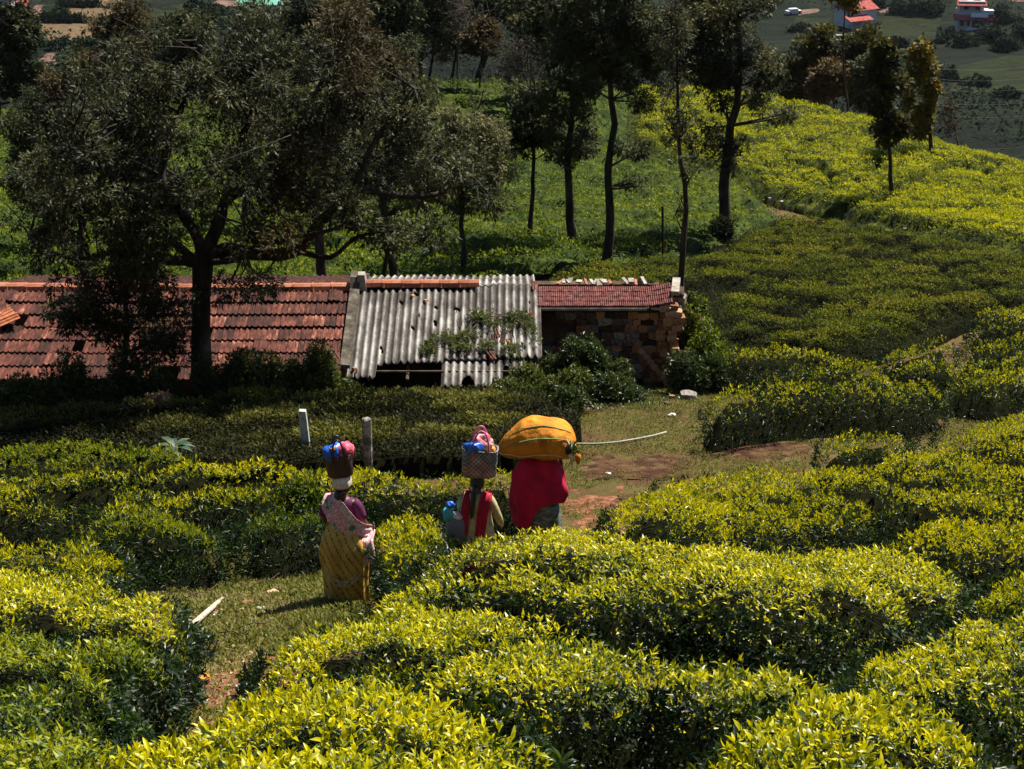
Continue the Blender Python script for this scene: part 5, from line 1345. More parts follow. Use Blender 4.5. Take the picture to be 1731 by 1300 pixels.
garment('underskirt_hem', [(-.01, 0, .005, .250, .230), (-.01, 0, .08, .248, .228), (-.01, 0, .16, .240, .220)], M['saree_pale'], W1, tf, 64, (.045, 9), label='pale hem showing under the saree')
ribbon('saree_fold', [(-.235, -.12, .62), (-.12, -.225, .42), (.06, -.245, .36), (.20, -.17, .47), (.255, -.02, .62)], [(0, -.01, .05), (.03, -.02, .09), (0, -.02, .09), (-.03, -.02, .08), (0, 0, .04)], M['saree_pale'], SK, tf, 6, .006, 1.5, label='pale rolled edge looping across the back of the skirt')
ribbon('scarf', [(-.10, .10, 1.30), (-.135, .0, 1.365), (-.12, -.10, 1.31), (-.03, -.145, 1.20), (.08, -.165, 1.07), (.19, -.13, .97), (.275, -.02, .90), (.30, .10, .88)],
       [(.10, 0, .02), (.12, 0, .02), (.19, 0, .13), (.18, -.02, .26), (.16, -.02, .30), (.08, 0, .30), (0, 0, .26), (-.03, .02, .16)], M['pallu'], W1, tf, 20, .014, 3.7)
ribbon('scarf_end', [(.29, .08, .90), (.27, -.10, .86), (.25, -.14, .76), (.24, -.15, .66), (.25, -.14, .58)], [(.10, .05, 0), (.18, .05, 0), (.26, .06, 0), (.30, .08, .02), (.25, .08, .02)], M['pallu'], W1, tf, 16, .018, 3.5, label='loose hanging end of the pink and white scarf')
ribbon('scarf_end', [(.20, .05, .80), (.31, .0, .66), (.37, -.02, .52), (.40, -.03, .42)], [(.05, .03, 0), (.08, .04, 0), (.10, .05, .02), (.09, .04, .02)], M['saree_pale'], W1, tf, 8, .012, 2, label='pale fluttering corner beside the skirt')
# hair knot, head cloth
HR = blob('hair', tf @ Vector((0, -.005, 1.475)), (.092, .10, .105), M['hair'], W1, 3, .05)
blob('hair_knot', tf @ Vector((-.02, -.10, 1.40)), (.05, .045, .06), M['hair'], HR, 5, .08, 2)
garment('head_cloth', [(0, 0, 1.485, .102, .115), (0, 0, 1.52, .106, .118), (0, 0, 1.56, .103, .115), (0, 0, 1.60, .092, .10), (0, 0, 1.61, .03, .03)], M['white_cloth'], W1, tf, 30, (.035, 7))

def basket(label, c, rz, tilt, w, dp, h, mat, handle, hh, grp=None, flare=1.0, name='basket', hmat=None):
    root = empty(name, c, label, 'basket', grp)
    T = Matrix.Translation(c) @ Matrix.Rotation(rz, 4, 'Z') @ Matrix.Rotation(tilt, 4, 'Y')
    mb = MB(); R = []
    def ring(z, s, inner=0):
        row = []
        for k in range(40):
            t = 2*math.pi*k/40; cs, sn = math.cos(t), math.sin(t); q = 3.2
            f = (abs(cs)**q+abs(sn)**q)**(-1/q)
            row.append(T @ Vector(((w/2*s-inner)*cs*f+.004*math.sin(z*30+k), (dp/2*s-inner)*sn*f, z+(.006*math.sin(k*.5) if z > h*.9 else 0))))
        return row
    R.append(ring(0, .80)); R.append(ring(.012, .93))
    for i in range(1, 7): R.append(ring(h*i/6, .95+(.05*flare)*i/6+.03*math.sin(math.pi*i/6)))
    R.append(ring(h, 1.0*flare, .012)); R.append(ring(h*.5, .98, .014)); R.append(ring(.03, .9, .014))
    mb.loft(R, cap=(True, True)); mb.build('basket_body', mat, root, smooth=True)
    m = MB(); rr = ring(h, 1.0*flare+.01); m.tube(rr+[rr[0]], .007, 6, cap=False); m.build('rim', hmat or mat, root, smooth=True)
    for s in (-1, 1):
        pts = []
        for k in range(17):
            t = math.pi*k/16
            pts.append(T @ Vector((-math.cos(t)*w*.23, s*dp*.5*(1-.35*math.sin(t))+(-s*.0), h-.07+math.sin(t)**.8*hh if 0 < k < 16 else h-.09)))
        m = MB(); m.tube(pts, .012, 7); m.build('handle', handle, root, smooth=True)
    return T
bc = tf @ Vector((-.012, 0, 1.605))
T1 = basket('dark maroon woven basket on the head of the woman in the yellow saree', bc, math.radians(8), math.radians(-4), .30, .20, .27, M['weave_dark'], M['black_plastic'], .27, flare=.96, hmat=M['weave_dark'])
def sub_thing(name, lab, cat, c, r, mat, seed, amp=.55, grp=None):
    return tag(blob(name, c, r, mat, None, seed, amp), lab, cat, grp)
sub_thing('plastic_bag', 'blue plastic bag sticking out of the dark maroon basket', 'bag', T1 @ Vector((-.055, -.02, .30)), (.105, .085, .12), M['blue_plastic'], 3)
sub_thing('cloth_bundle', 'magenta cloth bundle beside the blue bag in the maroon basket', 'cloth', T1 @ Vector((.085, 0, .30)), (.085, .085, .10), M['magenta_cloth'], 8)
sub_thing('food_packet', 'small orange packet on top of the blue bag in the maroon basket', 'packet', T1 @ Vector((-.06, -.05, .365)), (.035, .03, .025), M['orange_cloth'], 5)

# ------------------------------------------------------------------ the girl with the grey basket
gp = at_r(806, 20.1, 0)
W2 = empty('person', gp, 'girl in cream and red with a long braid and a grey basket on her head', 'person')
tf2 = Matrix.Translation(gp) @ Matrix.Rotation(math.radians(-14), 4, 'Z') @ Matrix.Scale(.97, 4)
ch = [[(0, 0, .90, (.12, .10)), (0, 0, 1.02, (.11, .085)), (0, .0, 1.15, (.125, .09)), (0, -.005, 1.27, (.12, .08)), (0, .0, 1.34, .048), (0, .01, 1.385, .045)],
      [('at', 5), (0, .015, 1.43, (.062, .072)), (0, .02, 1.49, (.075, .09)), (0, .015, 1.545, (.068, .078)), (0, .01, 1.58, .045)],
      [('at', 3), (-.155, 0, 1.26, .048), (-.23, .02, 1.13, .040), (-.25, .06, 1.05, .034), (-.18, .04, 1.22, .028), (-.15, .02, 1.31, .024)],
      [('at', 3), (.16, 0, 1.26, .048), (.235, .0, 1.10, .040), (.275, .02, .98, .034), (.27, .14, .86, .028), (.265, .2, .82, .024)],
      [('at', 0), (-.09, .02, .84, .09), (-.09, .06, .48, .058), (-.09, .03, .10, .04), (-.09, .13, .035, .035)],
      [('at', 0), (.09, 0, .84, .09), (.10, -.02, .48, .058), (.10, -.06, .10, .04), (.10, .04, .035, .035)]]
ch += [[(.01, .1, 1.475, .015), (0.0, .125, 1.465, .016)]]+hand(-.14, .0, 1.35, (.5, -.6, .2), (.2, -.3, -1), .0085, .07)+hand(.265, .235, .80, (0, 1, -.5), (-1, 0, 0))
skin_body('body', ch, W2, gp, math.radians(-14), .97)
KU = garment('kurta', [(0, 0, .42, .25, .22), (0, 0, .65, .225, .19), (0, -.01, .88, .20, .165), (0, 0, 1.02, .165, .13), (0, 0, 1.15, .165, .125), (0, -.005, 1.26, .168, .115), (0, -.005, 1.31, .14, .09), (0, 0, 1.34, .085, .065)], M['cream'], W2, tf2, 36, (.02, 6))
garment('trousers', [(0, 0, .03, .16, .13), (0, 0, .30, .19, .15), (0, 0, .6, .2, .17), (0, 0, .9, .16, .13)], M['red'], W2, tf2, 30, (.03, 6))
for pts in ([(-.12, 0, 1.29), (-.165, .0, 1.25), (-.225, .015, 1.13), (-.255, .055, 1.04), (-.235, .058, 1.10), (-.19, .045, 1.21)], [(.12, 0, 1.29), (.17, 0, 1.25), (.235, 0, 1.11), (.278, .02, .985), (.276, .08, .92), (.272, .13, .87)]):
    m = MB(); m.tube([tf2 @ Vector(p) for p in pts], [.062, .064, .055, .05, .042, .036], 14, cap=False)
    o = m.build('sleeve', M['cream'], KU, smooth=True, subsurf=1); o.modifiers.new('s', 'SOLIDIFY').thickness = .005
ribbon('dupatta', [(-.075, .12, 1.18), (-.10, .04, 1.335), (-.105, -.08, 1.31), (-.125, -.145, 1.15), (-.14, -.165, .98), (-.145, -.185, .8)], [(.08, 0, 0), (.09, 0, -.03), (.10, 0, -.02), (.11, 0, 0), (.12, 0, 0), (.12, 0, 0)], M['red'], W2, tf2, 10, .006, 2.5, label='left red band over the shoulder')
ribbon('dupatta', [(.09, .12, 1.18), (.125, .04, 1.335), (.135, -.08, 1.31), (.11, -.145, 1.15), (.09, -.165, .98), (.07, -.185, .8)], [(.08, 0, 0), (.11, 0, -.03), (.15, 0, -.04), (.14, 0, 0), (.14, 0, 0), (.13, 0, 0)], M['red'], W2, tf2, 10, .006, 2.5, label='right red band over the shoulder')
HR2 = blob('hair', tf2 @ Vector((0, -.005, 1.485)), (.090, .10, .11), M['hair'], W2, 4, .05)
m = MB(); m.tube([tf2 @ Vector(p) for p in [(0, -.08, 1.46), (-.01, -.13, 1.38), (-.02, -.155, 1.28), (-.03, -.165, 1.17), (-.035, -.165, 1.08), (-.04, -.165, 1.03)]], [.04, .036, .030, .027, .020, .008], 10, jit=.12)
m.build('braid', M['hair'], HR2, smooth=True)
bc2 = tf2 @ Vector((.02, .0, 1.575))
T2 = basket('grey checked woven basket with pink handles on the head of the girl', bc2, math.radians(4), math.radians(3), .43, .25, .37, M['weave_grey'], M['pink_plastic'], .33, flare=1.02)
sub_thing('plastic_bag', 'dark blue plastic bag in the basket with pink handles', 'bag', T2 @ Vector((-.09, -.06, .40)), (.11, .07, .085), M['blue_plastic'], 13)
sub_thing('plastic_scrap', 'light blue knotted plastic end hanging over the rim of the grey basket', 'plastic', T2 @ Vector((-.185, -.05, .41)), (.04, .025, .03), M['teal_plastic'], 9, .4)
sub_thing('cloth_bundle', 'pale pink cloth bundle under the pink handles of the grey basket', 'cloth', T2 @ Vector((.03, .02, .44)), (.14, .085, .10), M['pink_cloth'], 15)
sub_thing('cloth_bundle', 'small greenish red cloth at the right rim of the grey basket', 'cloth', T2 @ Vector((.12, -.02, .37)), (.07, .06, .05), M['orange_cloth'], 17)
# shoulder bag hanging behind her left side
sp_ = tf2 @ Vector((-.24, -.15, .93))
bagr = empty('shoulder_bag', sp_, 'grey blue woven bag hanging from the girl\'s left shoulder', 'bag')
mb = MB(); R = []
for z, s, yy in ((-.26, .80, 0), (-.245, 1.0, 0), (-.1, 1.05, 0), (.02, .95, 0), (.08, .72, 0), (.10, .62, 0)):
    R.append([sp_+Vector((.135*s*math.cos(t), .085*s*math.sin(t), z)) for t in [2*math.pi*k/28 for k in range(28)]])
mb.loft(R, cap=(True, False)); mb.build('bag_body', M['weave_blue'], bagr, smooth=True)
for s in (-.05, .05):
    m = MB(); m.tube([sp_+Vector((s-.03, 0, .08)), sp_+Vector((s+.02, .03, .22)), tf2 @ Vector((-.17+s*.3, -.02, 1.32)), tf2 @ Vector((-.16+s*.3, .02, 1.345)), tf2 @ Vector((-.15+s*.3, .09, 1.30)), sp_+Vector((s+.05, .1, .06))], .007, 6); m.build('strap', M['weave_grey'], bagr, smooth=True)
sub_thing('cloth_bundle', 'white cloth bulging from the top of the hanging woven bag', 'cloth', sp_+Vector((.0, -.0, .09)), (.085, .06, .06), M['white_cloth'], 21)
sub_thing('plastic_bag', 'teal and blue net bag behind the hanging woven bag', 'bag', sp_+Vector((-.10, .02, .10)), (.07, .06, .13), M['teal_plastic'], 23)
sub_thing('plastic_bag', 'bright blue crumpled bag on top of the teal net bag', 'bag', sp_+Vector((-.085, .02, .25)), (.045, .04, .04), M['blue_plastic'], 25)

# ------------------------------------------------------------------ the woman under the crimson shawl
rp = at_r(911, 22.2, 0)
W3 = empty('person', rp, 'woman wrapped in a crimson shawl carrying a big orange sack on her head', 'person')
tf3 = Matrix.Translation(rp)
ch = [[(0, 0, .90, (.13, .105)), (0, 0, 1.02, (.115, .09)), (0, .0, 1.15, (.13, .095)), (0, -.005, 1.27, (.12, .085)), (0, .0, 1.34, .05), (0, .01, 1.385, .048)],
      [('at', 5), (0, .015, 1.43, (.062, .072)), (0, .02, 1.49, (.075, .09)), (0, .015, 1.545, (.068, .078)), (0, .01, 1.58, .045)],
      [('at', 3), (-.155, 0, 1.28, .05), (-.29, .05, 1.30, .042), (-.31, .06, 1.36, .036), (-.27, .06, 1.50, .03), (-.25, .06, 1.58, .026)],
      [('at', 3), (.155, 0, 1.28, .05), (.29, .05, 1.22, .042), (.33, .08, 1.2, .036), (.32, .10, 1.42, .03), (.30, .10, 1.55, .026)],
      [('at', 0), (-.09, .02, .84, .095), (-.095, .10, .48, .06), (-.09, .07, .10, .04), (-.09, .16, .035, .035)],
      [('at', 0), (.09, 0, .84, .095), (.10, -.02, .48, .06), (.10, -.10, .10, .04), (.10, -.0, .035, .035)]]
ch += [[(.01, .1, 1.475, .015), (0.0, .125, 1.465, .016)]]+hand(-.25, .06, 1.61, (.2, .1, 1), (0, -1, 0))+hand(.30, .10, 1.58, (-.2, .1, 1), (0, -1, 0))
skin_body('body', ch, W3, rp)
garment('skirt', [(.08, 0, .02, .30, .25), (.08, 0, .4, .27, .23), (.07, 0, .7, .25, .20), (.06, -.01, .92, .235, .18), (.0, 0, 1.05, .16, .12)], M['grey_skirt'], W3, tf3, 44, (.025, 7))
mb = MB(); R = []; NK = 56; NT = 26
def shawl_r(z):
    zz = [.60, .85, .99, 1.09, 1.22, 1.40, 1.54, 1.62, 1.655, 1.67]; lo = [-.33, -.37, -.375, -.385, -.385, -.355, -.26, -.17, -.09, -.02]; hi = [.20, .30, .37, .41, .395, .35, .27, .20, .12, .03]; yy = [.20, .21, .22, .225, .22, .20, .17, .14, .09, .02]
    return np.interp(z, zz, lo), np.interp(z, zz, hi), np.interp(z, zz, yy)
for j in range(NT+1):
    t = j/NT; row = []
    for k in range(NK):
        th = 2*math.pi*k/NK; cs = math.cos(th)
        zb = .62+.36*float(sstep(-.35, .15, cs))+.02*math.sin(th*5)
        z = 1.67*(1-t)+zb*t if t < 1 else zb
        lo, hi, ry = shawl_r(z); cx = (lo+hi)/2; rx = (hi-lo)/2
        f = 1+.055*math.sin(th*6+z*4+1.5*math.sin(z*5))*min(t*2, 1)+.035*math.sin(th*13-z*7)*t+.05*math.sin(th*2.0+z*9)*t*(1-t)-.035*abs(math.sin(th*3.5+z*2.2))*t
        row.append(tf3 @ Vector((cx+rx*cs*f, .0+ry*math.sin(th)*f-.01, z)))
    R.append(row)
mb.loft(R, cap=(True, False)); o = mb.build('shawl', M['crimson'], W3, smooth=True, subsurf=1); mm = o.modifiers.new('solid', 'SOLIDIFY'); mm.thickness = .006
# sack
def sackmat():
    m, nt, p, out = nodes_of('orange_sack_cloth')
    tc = nt.nodes.new('ShaderNodeTexCoord'); n = noise(nt, 4, 5, .7, tc.outputs['Object']); n2 = noise(nt, 90, 2, .5, tc.outputs['Object'])
    f = math_n(nt, 'ADD', math_n(nt, 'MULTIPLY', n.outputs['Fac'], .75), math_n(nt, 'MULTIPLY', n2.outputs['Fac'], .25))
    r = ramp(nt, [(.35, (.30, .085, .008)), (.5, (.52, .19, .012)), (.65, (.64, .29, .02))]); nt.links.new(f, r.inputs[0]); nt.links.new(r.outputs[0], p.inputs['Base Color'])
    p.inputs['Roughness'].default_value = .75; p.inputs['Specular IOR Level'].default_value = .2
    b = nt.nodes.new('ShaderNodeBump'); b.inputs['Distance'].default_value = .04; nt.links.new(n.outputs['Fac'], b.inputs['Height']); nt.links.new(b.outputs[0], p.inputs['Normal'])
    return m
M['sack'] = sackmat(); M['green_band'] = solidmat('green_band', (.16, .22, .08), .7); M['string'] = solidmat('pale_string', (.6, .5, .35), .8)
sc0 = rp+Vector((.0, .0, 1.885))
sack = empty('sack', rp+Vector((0, 0, 1.66)), 'big bulging orange sack with green bands on the head of the woman in crimson', 'sack')
SX = [-.57, -.53, -.47, -.38, -.25, -.10, .06, .22, .36, .45, .50, .52]
SH = [.02, .08, .145, .205, .26, .29, .305, .305, .285, .24, .165, .06]
SZ = [-.16, -.15, -.12, -.08, -.03, .0, .005, -.01, -.035, -.06, -.09, -.11]
def sackp(x, th, off=0.0):
    h = float(np.interp(x, SX, SH)); zc = float(np.interp(x, SX, SZ)); d = h*1.12
    f = 1+.05*math.sin(th*2+x*5)+.03*math.sin(x*15+th*3)+.07*(float(fbm(x*6+th, th*1.6-x*2, 5))-.5)*2+.03*(float(vnoise(x*17, th*6, 9))-.5)*2
    if math.sin(th) < 0: f *= 1-.12*(-math.sin(th))   # flattened where it rests
    return sc0+Vector((x, math.cos(th)*d*f*(1+off/max(h, .05)), zc+math.sin(th)*h*f*(1+off/max(h, .05))))
xs_ = np.linspace(-.57, .52, 40)
mb = MB(); mb.loft([[sackp(float(x), 2*math.pi*k/40) for k in range(40)] for x in xs_]); mb.build('sack_body', M['sack'], sack, smooth=True, subsurf=1)
# long bands (angle from the far side over the top to the camera side: pi = toward the camera)
for (a0, a1, w) in ((2.05, 2.15, .022), (2.80, 2.62, .032), (3.95, 3.7, .022)):
    mb = MB(); R = []
    for x in np.linspace(-.5, .44, 30):
        t = (x+.5)/.94; a = a0+(a1-a0)*t; R.append([sackp(float(x), a-w*1.2*(.45+.55*math.sin(math.pi*min(t+.1, .9))), .006), sackp(float(x), a, .009), sackp(float(x), a+w*1.2*(.45+.55*math.sin(math.pi*min(t+.1, .9))), .006)])
    mb.loft(R, cap=(False, False), closed=False); mb.build('green_band', M['green_band'], sack, smooth=True, subsurf=0, solid=.003)
m = MB(); m.tube([sackp(float(x), 3.55-.12*math.sin(x*9), .008) for x in np.linspace(-.565, .40, 36)], .006, 5); m.build('seam_string', M['string'], sack, smooth=True)
m = MB(); m.tube([sackp(-.56, 3.3, .0), sc0+Vector((-.62, -.05, -.18)), sc0+Vector((-.65, -.06, -.19))], .006, 5); m.build('string_end', M['string'], sack)
# tied mouth with leaves showing, toward the camera at the right
mouth = sackp(.42, 3.0, .0)
mb = MB(); mb.tube([mouth+Vector((-.02, .03, 0)), mouth+Vector((.01, -.02, 0)), mouth+Vector((.03, -.045, -.01))], [.085, .075, .05], 14); mb.build('sack_mouth', M['black_plastic'], sack, smooth=True)
me = leaf_mesh('tea_leaves', *leaf_clusters([tuple(mouth+Vector((.03, -.05, .0)))], [(.06, .04, .09)], 60, .05, 4, .35)); link('packed_leaves', me, sack, M['tea_green'])['kind'] = 'stuff'
blob('white_knot', mouth+Vector((.02, -.07, -.07)), (.045, .04, .05), M['white_cloth'], sack, 31, .2, 2)
for k in range(5):
    a = mouth+Vector((-.05+.03*k, -.03, .16-.02*k)); m = MB(); m.tube([a, mouth+Vector((.02, -.10, .02-.01*k)), mouth+Vector((.07-.02*k, -.04, -.15-.02*k))], .006, 5); m.build('tie_string', M['green_band'] if k % 2 else M['string'], sack, smooth=True)
mb = MB(); mb.tube([sackp(.47, 3.6, .0), sackp(.50, 3.6, .02)+Vector((.03, -.04, -.02)), sackp(.5, 3.7, .02)+Vector((.04, -.05, -.10))], [.07, .05, .02], 10, jit=.2); mb.build('sack_ear', M['sack'], sack, smooth=True)
# ------------------------------------------------------------------ posts, poles, litter
M['concrete'] = plain('mossy_concrete', [(.2, (.16, .19, .17)), (.5, (.36, .41, .38)), (.8, (.55, .57, .52))], 6, .9, .2, bump=.005, bscale=60)
M['old_post'] = plain('weathered_post', [(.2, (.07, .06, .055)), (.5, (.18, .16, .14)), (.8, (.42, .40, .36))], 7, .9, .2, bump=.01, bscale=30)
M['pale_wood'] = plain('bleached_wood', [(.2, (.22, .19, .13)), (.55, (.46, .41, .31)), (.85, (.62, .57, .47))], 14, .8, .2, bump=.004, bscale=40, stretch=(1, 1, 1))
M['white'] = solidmat('white_scrap', (.55, .54, .50), .7)
M['pvc'] = plain('dull_white_pipe', [(.2, (.20, .19, .15)), (.8, (.42, .40, .34))], 3, .6, .3)
def post(name, label, cat, u, vb, ut, vt, w, mat, sq=True, grp=None, hm=0.0, parts=True):
    b = at(u, vb, hm) if u != 1131 else at_r(u, 76.0)
    b.z = gz(b.x, b.y); t = at_y(ut, vt, b.y)
    root = empty(name, b, label, cat, grp); m = MB()
    d = (t-b); n = 4 if sq else 9
    R = []
    for k, (f, s) in enumerate(((-.15, 1.05), (0, 1.03), (.5, 1.0), (.93, .97), (1.0, .9))):
        p = b+d*f; R.append([p+Vector((math.cos(math.pi/4+2*math.pi*i/n)*w*.7*s*(1+random.uniform(-.04, .04)), math.sin(math.pi/4+2*math.pi*i/n)*w*.7*s, (.0 if k < 4 else random.uniform(-.015, .015)))) for i in range(n)])
    m.loft(R); m.build('shaft', mat, root, smooth=False)
    return root, b, t
post('concrete_post', 'square grey green concrete post leaning left at the edge of the old tea', 'post', 521, 757, 511, 694, .13, M['concrete'], hm=.5)
r_, b_, t_ = post('old_post', 'rough weathered post with a rounded top behind the first woman', 'post', 620, 766, 620, 709, .125, M['old_post'], sq=False, hm=.5)
blob('post_top', t_+Vector((0, 0, -.01)), (.075, .07, .05), M['old_post'], r_, 3, .15, 2)
post('pole', 'thin tall bare pole standing behind the right end of the hut', 'pole', 1121, 470, 1120, 349, .055, M['bark'], sq=False)
for k, (u, v, h) in enumerate([(1241, 331, 12), (1259, 339, 12), (1301, 350, 12), (1322, 355, 11), (1530, 404, 14), (1671, 423, 12), (1131, 290, 16)]):
    labs = ['short fence post under the tea hill, farthest left of the close pair', 'short fence post under the tea hill, right of the close pair', 'fence post at the dark ditch, left of two', 'fence post at the dark ditch, right of two', 'pale fence post standing in front of the tea hill, below the slender tree', 'fence post at the foot of the tea hill near the right edge', 'pale post by the bare red soil between the two tall tree trunks']
    post('fence_post', labs[k], 'post', u, v, u, v-h-4, .13, M['old_post'], grp='fence posts along the foot of the tea hill')
# white pipe on the grass
pts = [at(u, v, .03)+Vector((0, 0, .02)) for u, v in ((940, 750), (975, 752), (1010, 752), (1045, 749), (1080, 743), (1105, 738), (1126, 732))]
m = MB(); m.tube(pts, .020, 8); tag(m.build('pipe', M['pvc'], None, smooth=True), 'long dull white pipe lying on the grass right of the orange sack', 'pipe')
# log
a = at(312, 1068, .12); b = at(378, 1010, .05)
lg = empty('log', a.lerp(b, .5), 'bleached white pole lying on the weedy path', 'log')
m = MB(); m.tube([a, a.lerp(b, .3), a.lerp(b, .7), b.lerp(a, .12)], [.036, .035, .032, .029], 12, jit=.03); m.build('shaft', M['pale_wood'], lg, smooth=True)
m = MB(); m.tube([b.lerp(a, .12), b], [.027, .015], 10, jit=.05); m.build('broken_tip', M['pale_wood'], lg, smooth=True)
p = at(368, 1043, .03); m = MB(); m.box(p+Vector((0, 0, .01)), (.11, .04, .03), Matrix.Rotation(-.5, 3, 'Z')); tag(m.build('foam_block', M['white'], None), 'small white block on the weeds right of the white pole', 'block')
M['tan_cloth'] = solidmat('tan_rag', (.50, .32, .22), .9); M['brown_rag'] = solidmat('brown_husk', (.26, .12, .05), .9)
def rag(name, lab, cat, u, v, r, mat, seed):
    r *= .72; p = at(u, v, .02); return tag(blob(name, p+Vector((0, 0, r*.3)), (r, r*.8, r*.42), mat, None, seed, .9, 3), lab, cat, 'litter on the weedy path')
rag('rag', 'crumpled tan rag on the path, farthest from the camera', 'rag', 458, 1005, .10, M['tan_cloth'], 3)
rag('coconut_husk', 'brown coconut husk on the path left of the white scrap', 'husk', 420, 1022, .085, M['brown_rag'], 5)
rag('paper_scrap', 'crumpled white paper scrap on the weedy path', 'paper', 443, 1031, .07, M['white'], 7)
rag('bottle_ball', 'round pale green ball like bottle above the white scrap', 'bottle', 454, 1018, .045, solidmat('pale_green_plastic', (.4, .5, .42), .3), 9)
rag('plastic_scrap', 'small bright green plastic scrap in the weeds', 'plastic', 458, 1069, .05, solidmat('green_plastic', (.02, .30, .16), .4), 11)
rag('stone', 'white stone lying on the bare red earth', 'stone', 406, 1162, .05, M['white'], 13)
rag('stone', 'tan stone at the shadowed edge of the big hedge', 'stone', 438, 1152, .055, M['tan_cloth'], 15)
rag('stone', 'pale flat stone highest on the bare red earth', 'stone', 431, 1139, .045, M['tan_cloth'], 17)
rag('paper_scrap', 'white scrap on the grass near the far end of the white pipe', 'paper', 1137, 703, .09, M['white'], 19)
rag('paper_scrap', 'small white scrap on the red earth below the white pipe', 'paper', 1028, 802, .06, M['white'], 21)
random.seed(5)
for k, (u, v, L, an, lab) in enumerate([(330, 1010, .5, .6, 'thin bent twig at the top left of the weedy path'), (395, 1075, .35, -.4, 'forked twig in the middle of the weedy path'), (430, 1060, .4, .2, 'straw coloured stick below the white scrap'), (372, 1092, .3, 1.1, 'short dark twig below the forked one'), (350, 1090, .35, -.2, 'curved twig near the left hedge'), (440, 990, .5, .7, 'brown twig under the dark untrimmed bush')]):
    p = at(u, v, .05); d = Vector((math.cos(an), math.sin(an), 0)); m = MB()
    m.tube([p-d*L*.5, p+Vector((0, 0, .06)), p+d*L*.3+Vector((0, 0, .03)), p+d*L*.5+Vector((.03, .03, .08))], [.008, .008, .006, .004], 5)
    tag(m.build('twig', M['twig'], None, smooth=True), lab, 'twig', 'twigs on the weedy path')
M['deadleaf'] = leafmat('dead_leaf', [(0, (.10, .05, .03)), (.5, (.28, .16, .09)), (1, (.45, .33, .22))], rough=.7, trans=.1)
n = 900; P_ = [(at(u, v).x, at(u, v).y) for u, v in [(300, 1040), (400, 1000), (480, 1040), (440, 1110), (470, 1190), (380, 1230), (310, 1150)]]
ar = np.array(P_); x = rng.uniform(ar[:, 0].min(), ar[:, 0].max(), n); y = rng.uniform(ar[:, 1].min(), ar[:, 1].max(), n); k = in_poly(x, y, P_); x = x[k]; y = y[k]; n = len(x)
th = rng.uniform(0, 6.28, n)
me = leaf_mesh('fallen_leaves', np.stack([x, y, ground(x, y)+.035], 1), np.stack([np.cos(th), np.sin(th), rng.uniform(-.2, .4, n)], 1), np.tile([[0, 0, 1.0]], (n, 1))+rng.normal(0, .3, (n, 3)), rng.uniform(.04, .09, n), rng.uniform(.02, .04, n), rng.uniform(0, 1, n), curved=True)
tag(link('fallen_leaves', me, None, M['deadleaf']), 'dry brown leaves scattered over the path', None, kind='stuff')
# large leaved plant in the green hedge
pp = at(297, 768, .55); pr_ = empty('broad_leaved_plant', Vector((pp.x, pp.y, gz(pp.x, pp.y))), 'grey green broad leaved weed sticking out of the tea on the left', 'plant')
M['weed'] = solidmat('grey_green_leaf', (.025, .055, .028), .55, .4)
for k in range(13):
    a = k*2.4; el = .9-.06*k; L = random.uniform(.28, .42); d = Vector((math.cos(a), math.sin(a), 0)); s = Vector((-math.sin(a), math.cos(a), 0)); R = []
    for t in np.linspace(0, 1, 7):
        c = pp+d*L*t*math.cos(el*(1-t*.9))+Vector((0, 0, .12+L*(math.sin(el)*t-.55*t*t))); w = .06*math.sin(math.pi*min(t*.9+.08, 1))**.8*(1+.25*math.sin(t*20))
        R.append([c-s*w+Vector((0, 0, .015)), c, c+s*w+Vector((0, 0, .015))])
    m = MB(); m.loft(R, cap=(False, False), closed=False); m.build('leaf', M['weed'], pr_, smooth=True)
m = MB(); m.tube([Vector((pp.x, pp.y, gz(pp.x, pp.y)-.1)), pp+Vector((0, 0, .12))], .02, 6); m.build('stem', M['weed'], pr_)
# fallen dry branch on the old tea
fb = at(235, 688, .6); br = empty('dry_branch', fb, 'fallen dry branch with a brown fan of leaves on the dark old tea', 'branch')
q = [at(u, v, .66) for u, v in ((158, 690), (185, 694), (215, 690), (240, 684), (262, 678), (285, 688))]
m = MB(); m.tube(q, [.012, .014, .014, .012, .010, .006], 6); m.tube([q[0], q[0]+Vector((.15, 0, .1))], .008, 4); m.build('stem', M['twig'], br, smooth=True)
cs_ = [tuple(q[4]+Vector((random.uniform(-.25, .25), random.uniform(-.15, .15), random.uniform(0, .08)))) for _ in range(5)]
me = leaf_mesh('leaves', *leaf_clusters(cs_, [(.18, .12, .05)]*5, 70, .1, 4, .8)); link('dead_leaves', me, br, M['deadleaf'])['kind'] = 'stuff'
# marigolds
M['flower'] = solidmat('orange_flower', (.75, .30, .02), .6)
for k, (u, v, h, lab) in enumerate([(1437, 679, .25, 'orange flower at the dark front of the long hedge'), (1659, 678, .2, 'orange flower in the grass strip, right of two'), (1645, 681, .2, 'orange flower in the grass strip, left of two'), (1234, 693, .5, 'orange flower on the left end of the long dark hedge'), (345, 1145, .2, 'yellow flower beside the bare red earth'), (1612, 684, .2, 'small orange flower nearest the dark hedges in the grass strip')]):
    p = at(u, v, h); fl = empty('flower', Vector((p.x, p.y, p.z-h)), lab, 'flower', 'small orange flowers')
    m = MB(); m.tube([p-Vector((0, 0, h)), p], .006, 4); m.build('stem', M['weed'], fl)
    m = MB()
    for j in range(9):
        a = j*.698; c = p+Vector((math.cos(a)*.03, math.sin(a)*.03, .005)); m.box(c, (.045, .02, .008), Matrix.Rotation(a, 3, 'Z') @ Matrix.Rotation(-.3, 3, 'Y'))
    m.build('petals', M['flower'], fl)['kind'] = 'stuff'

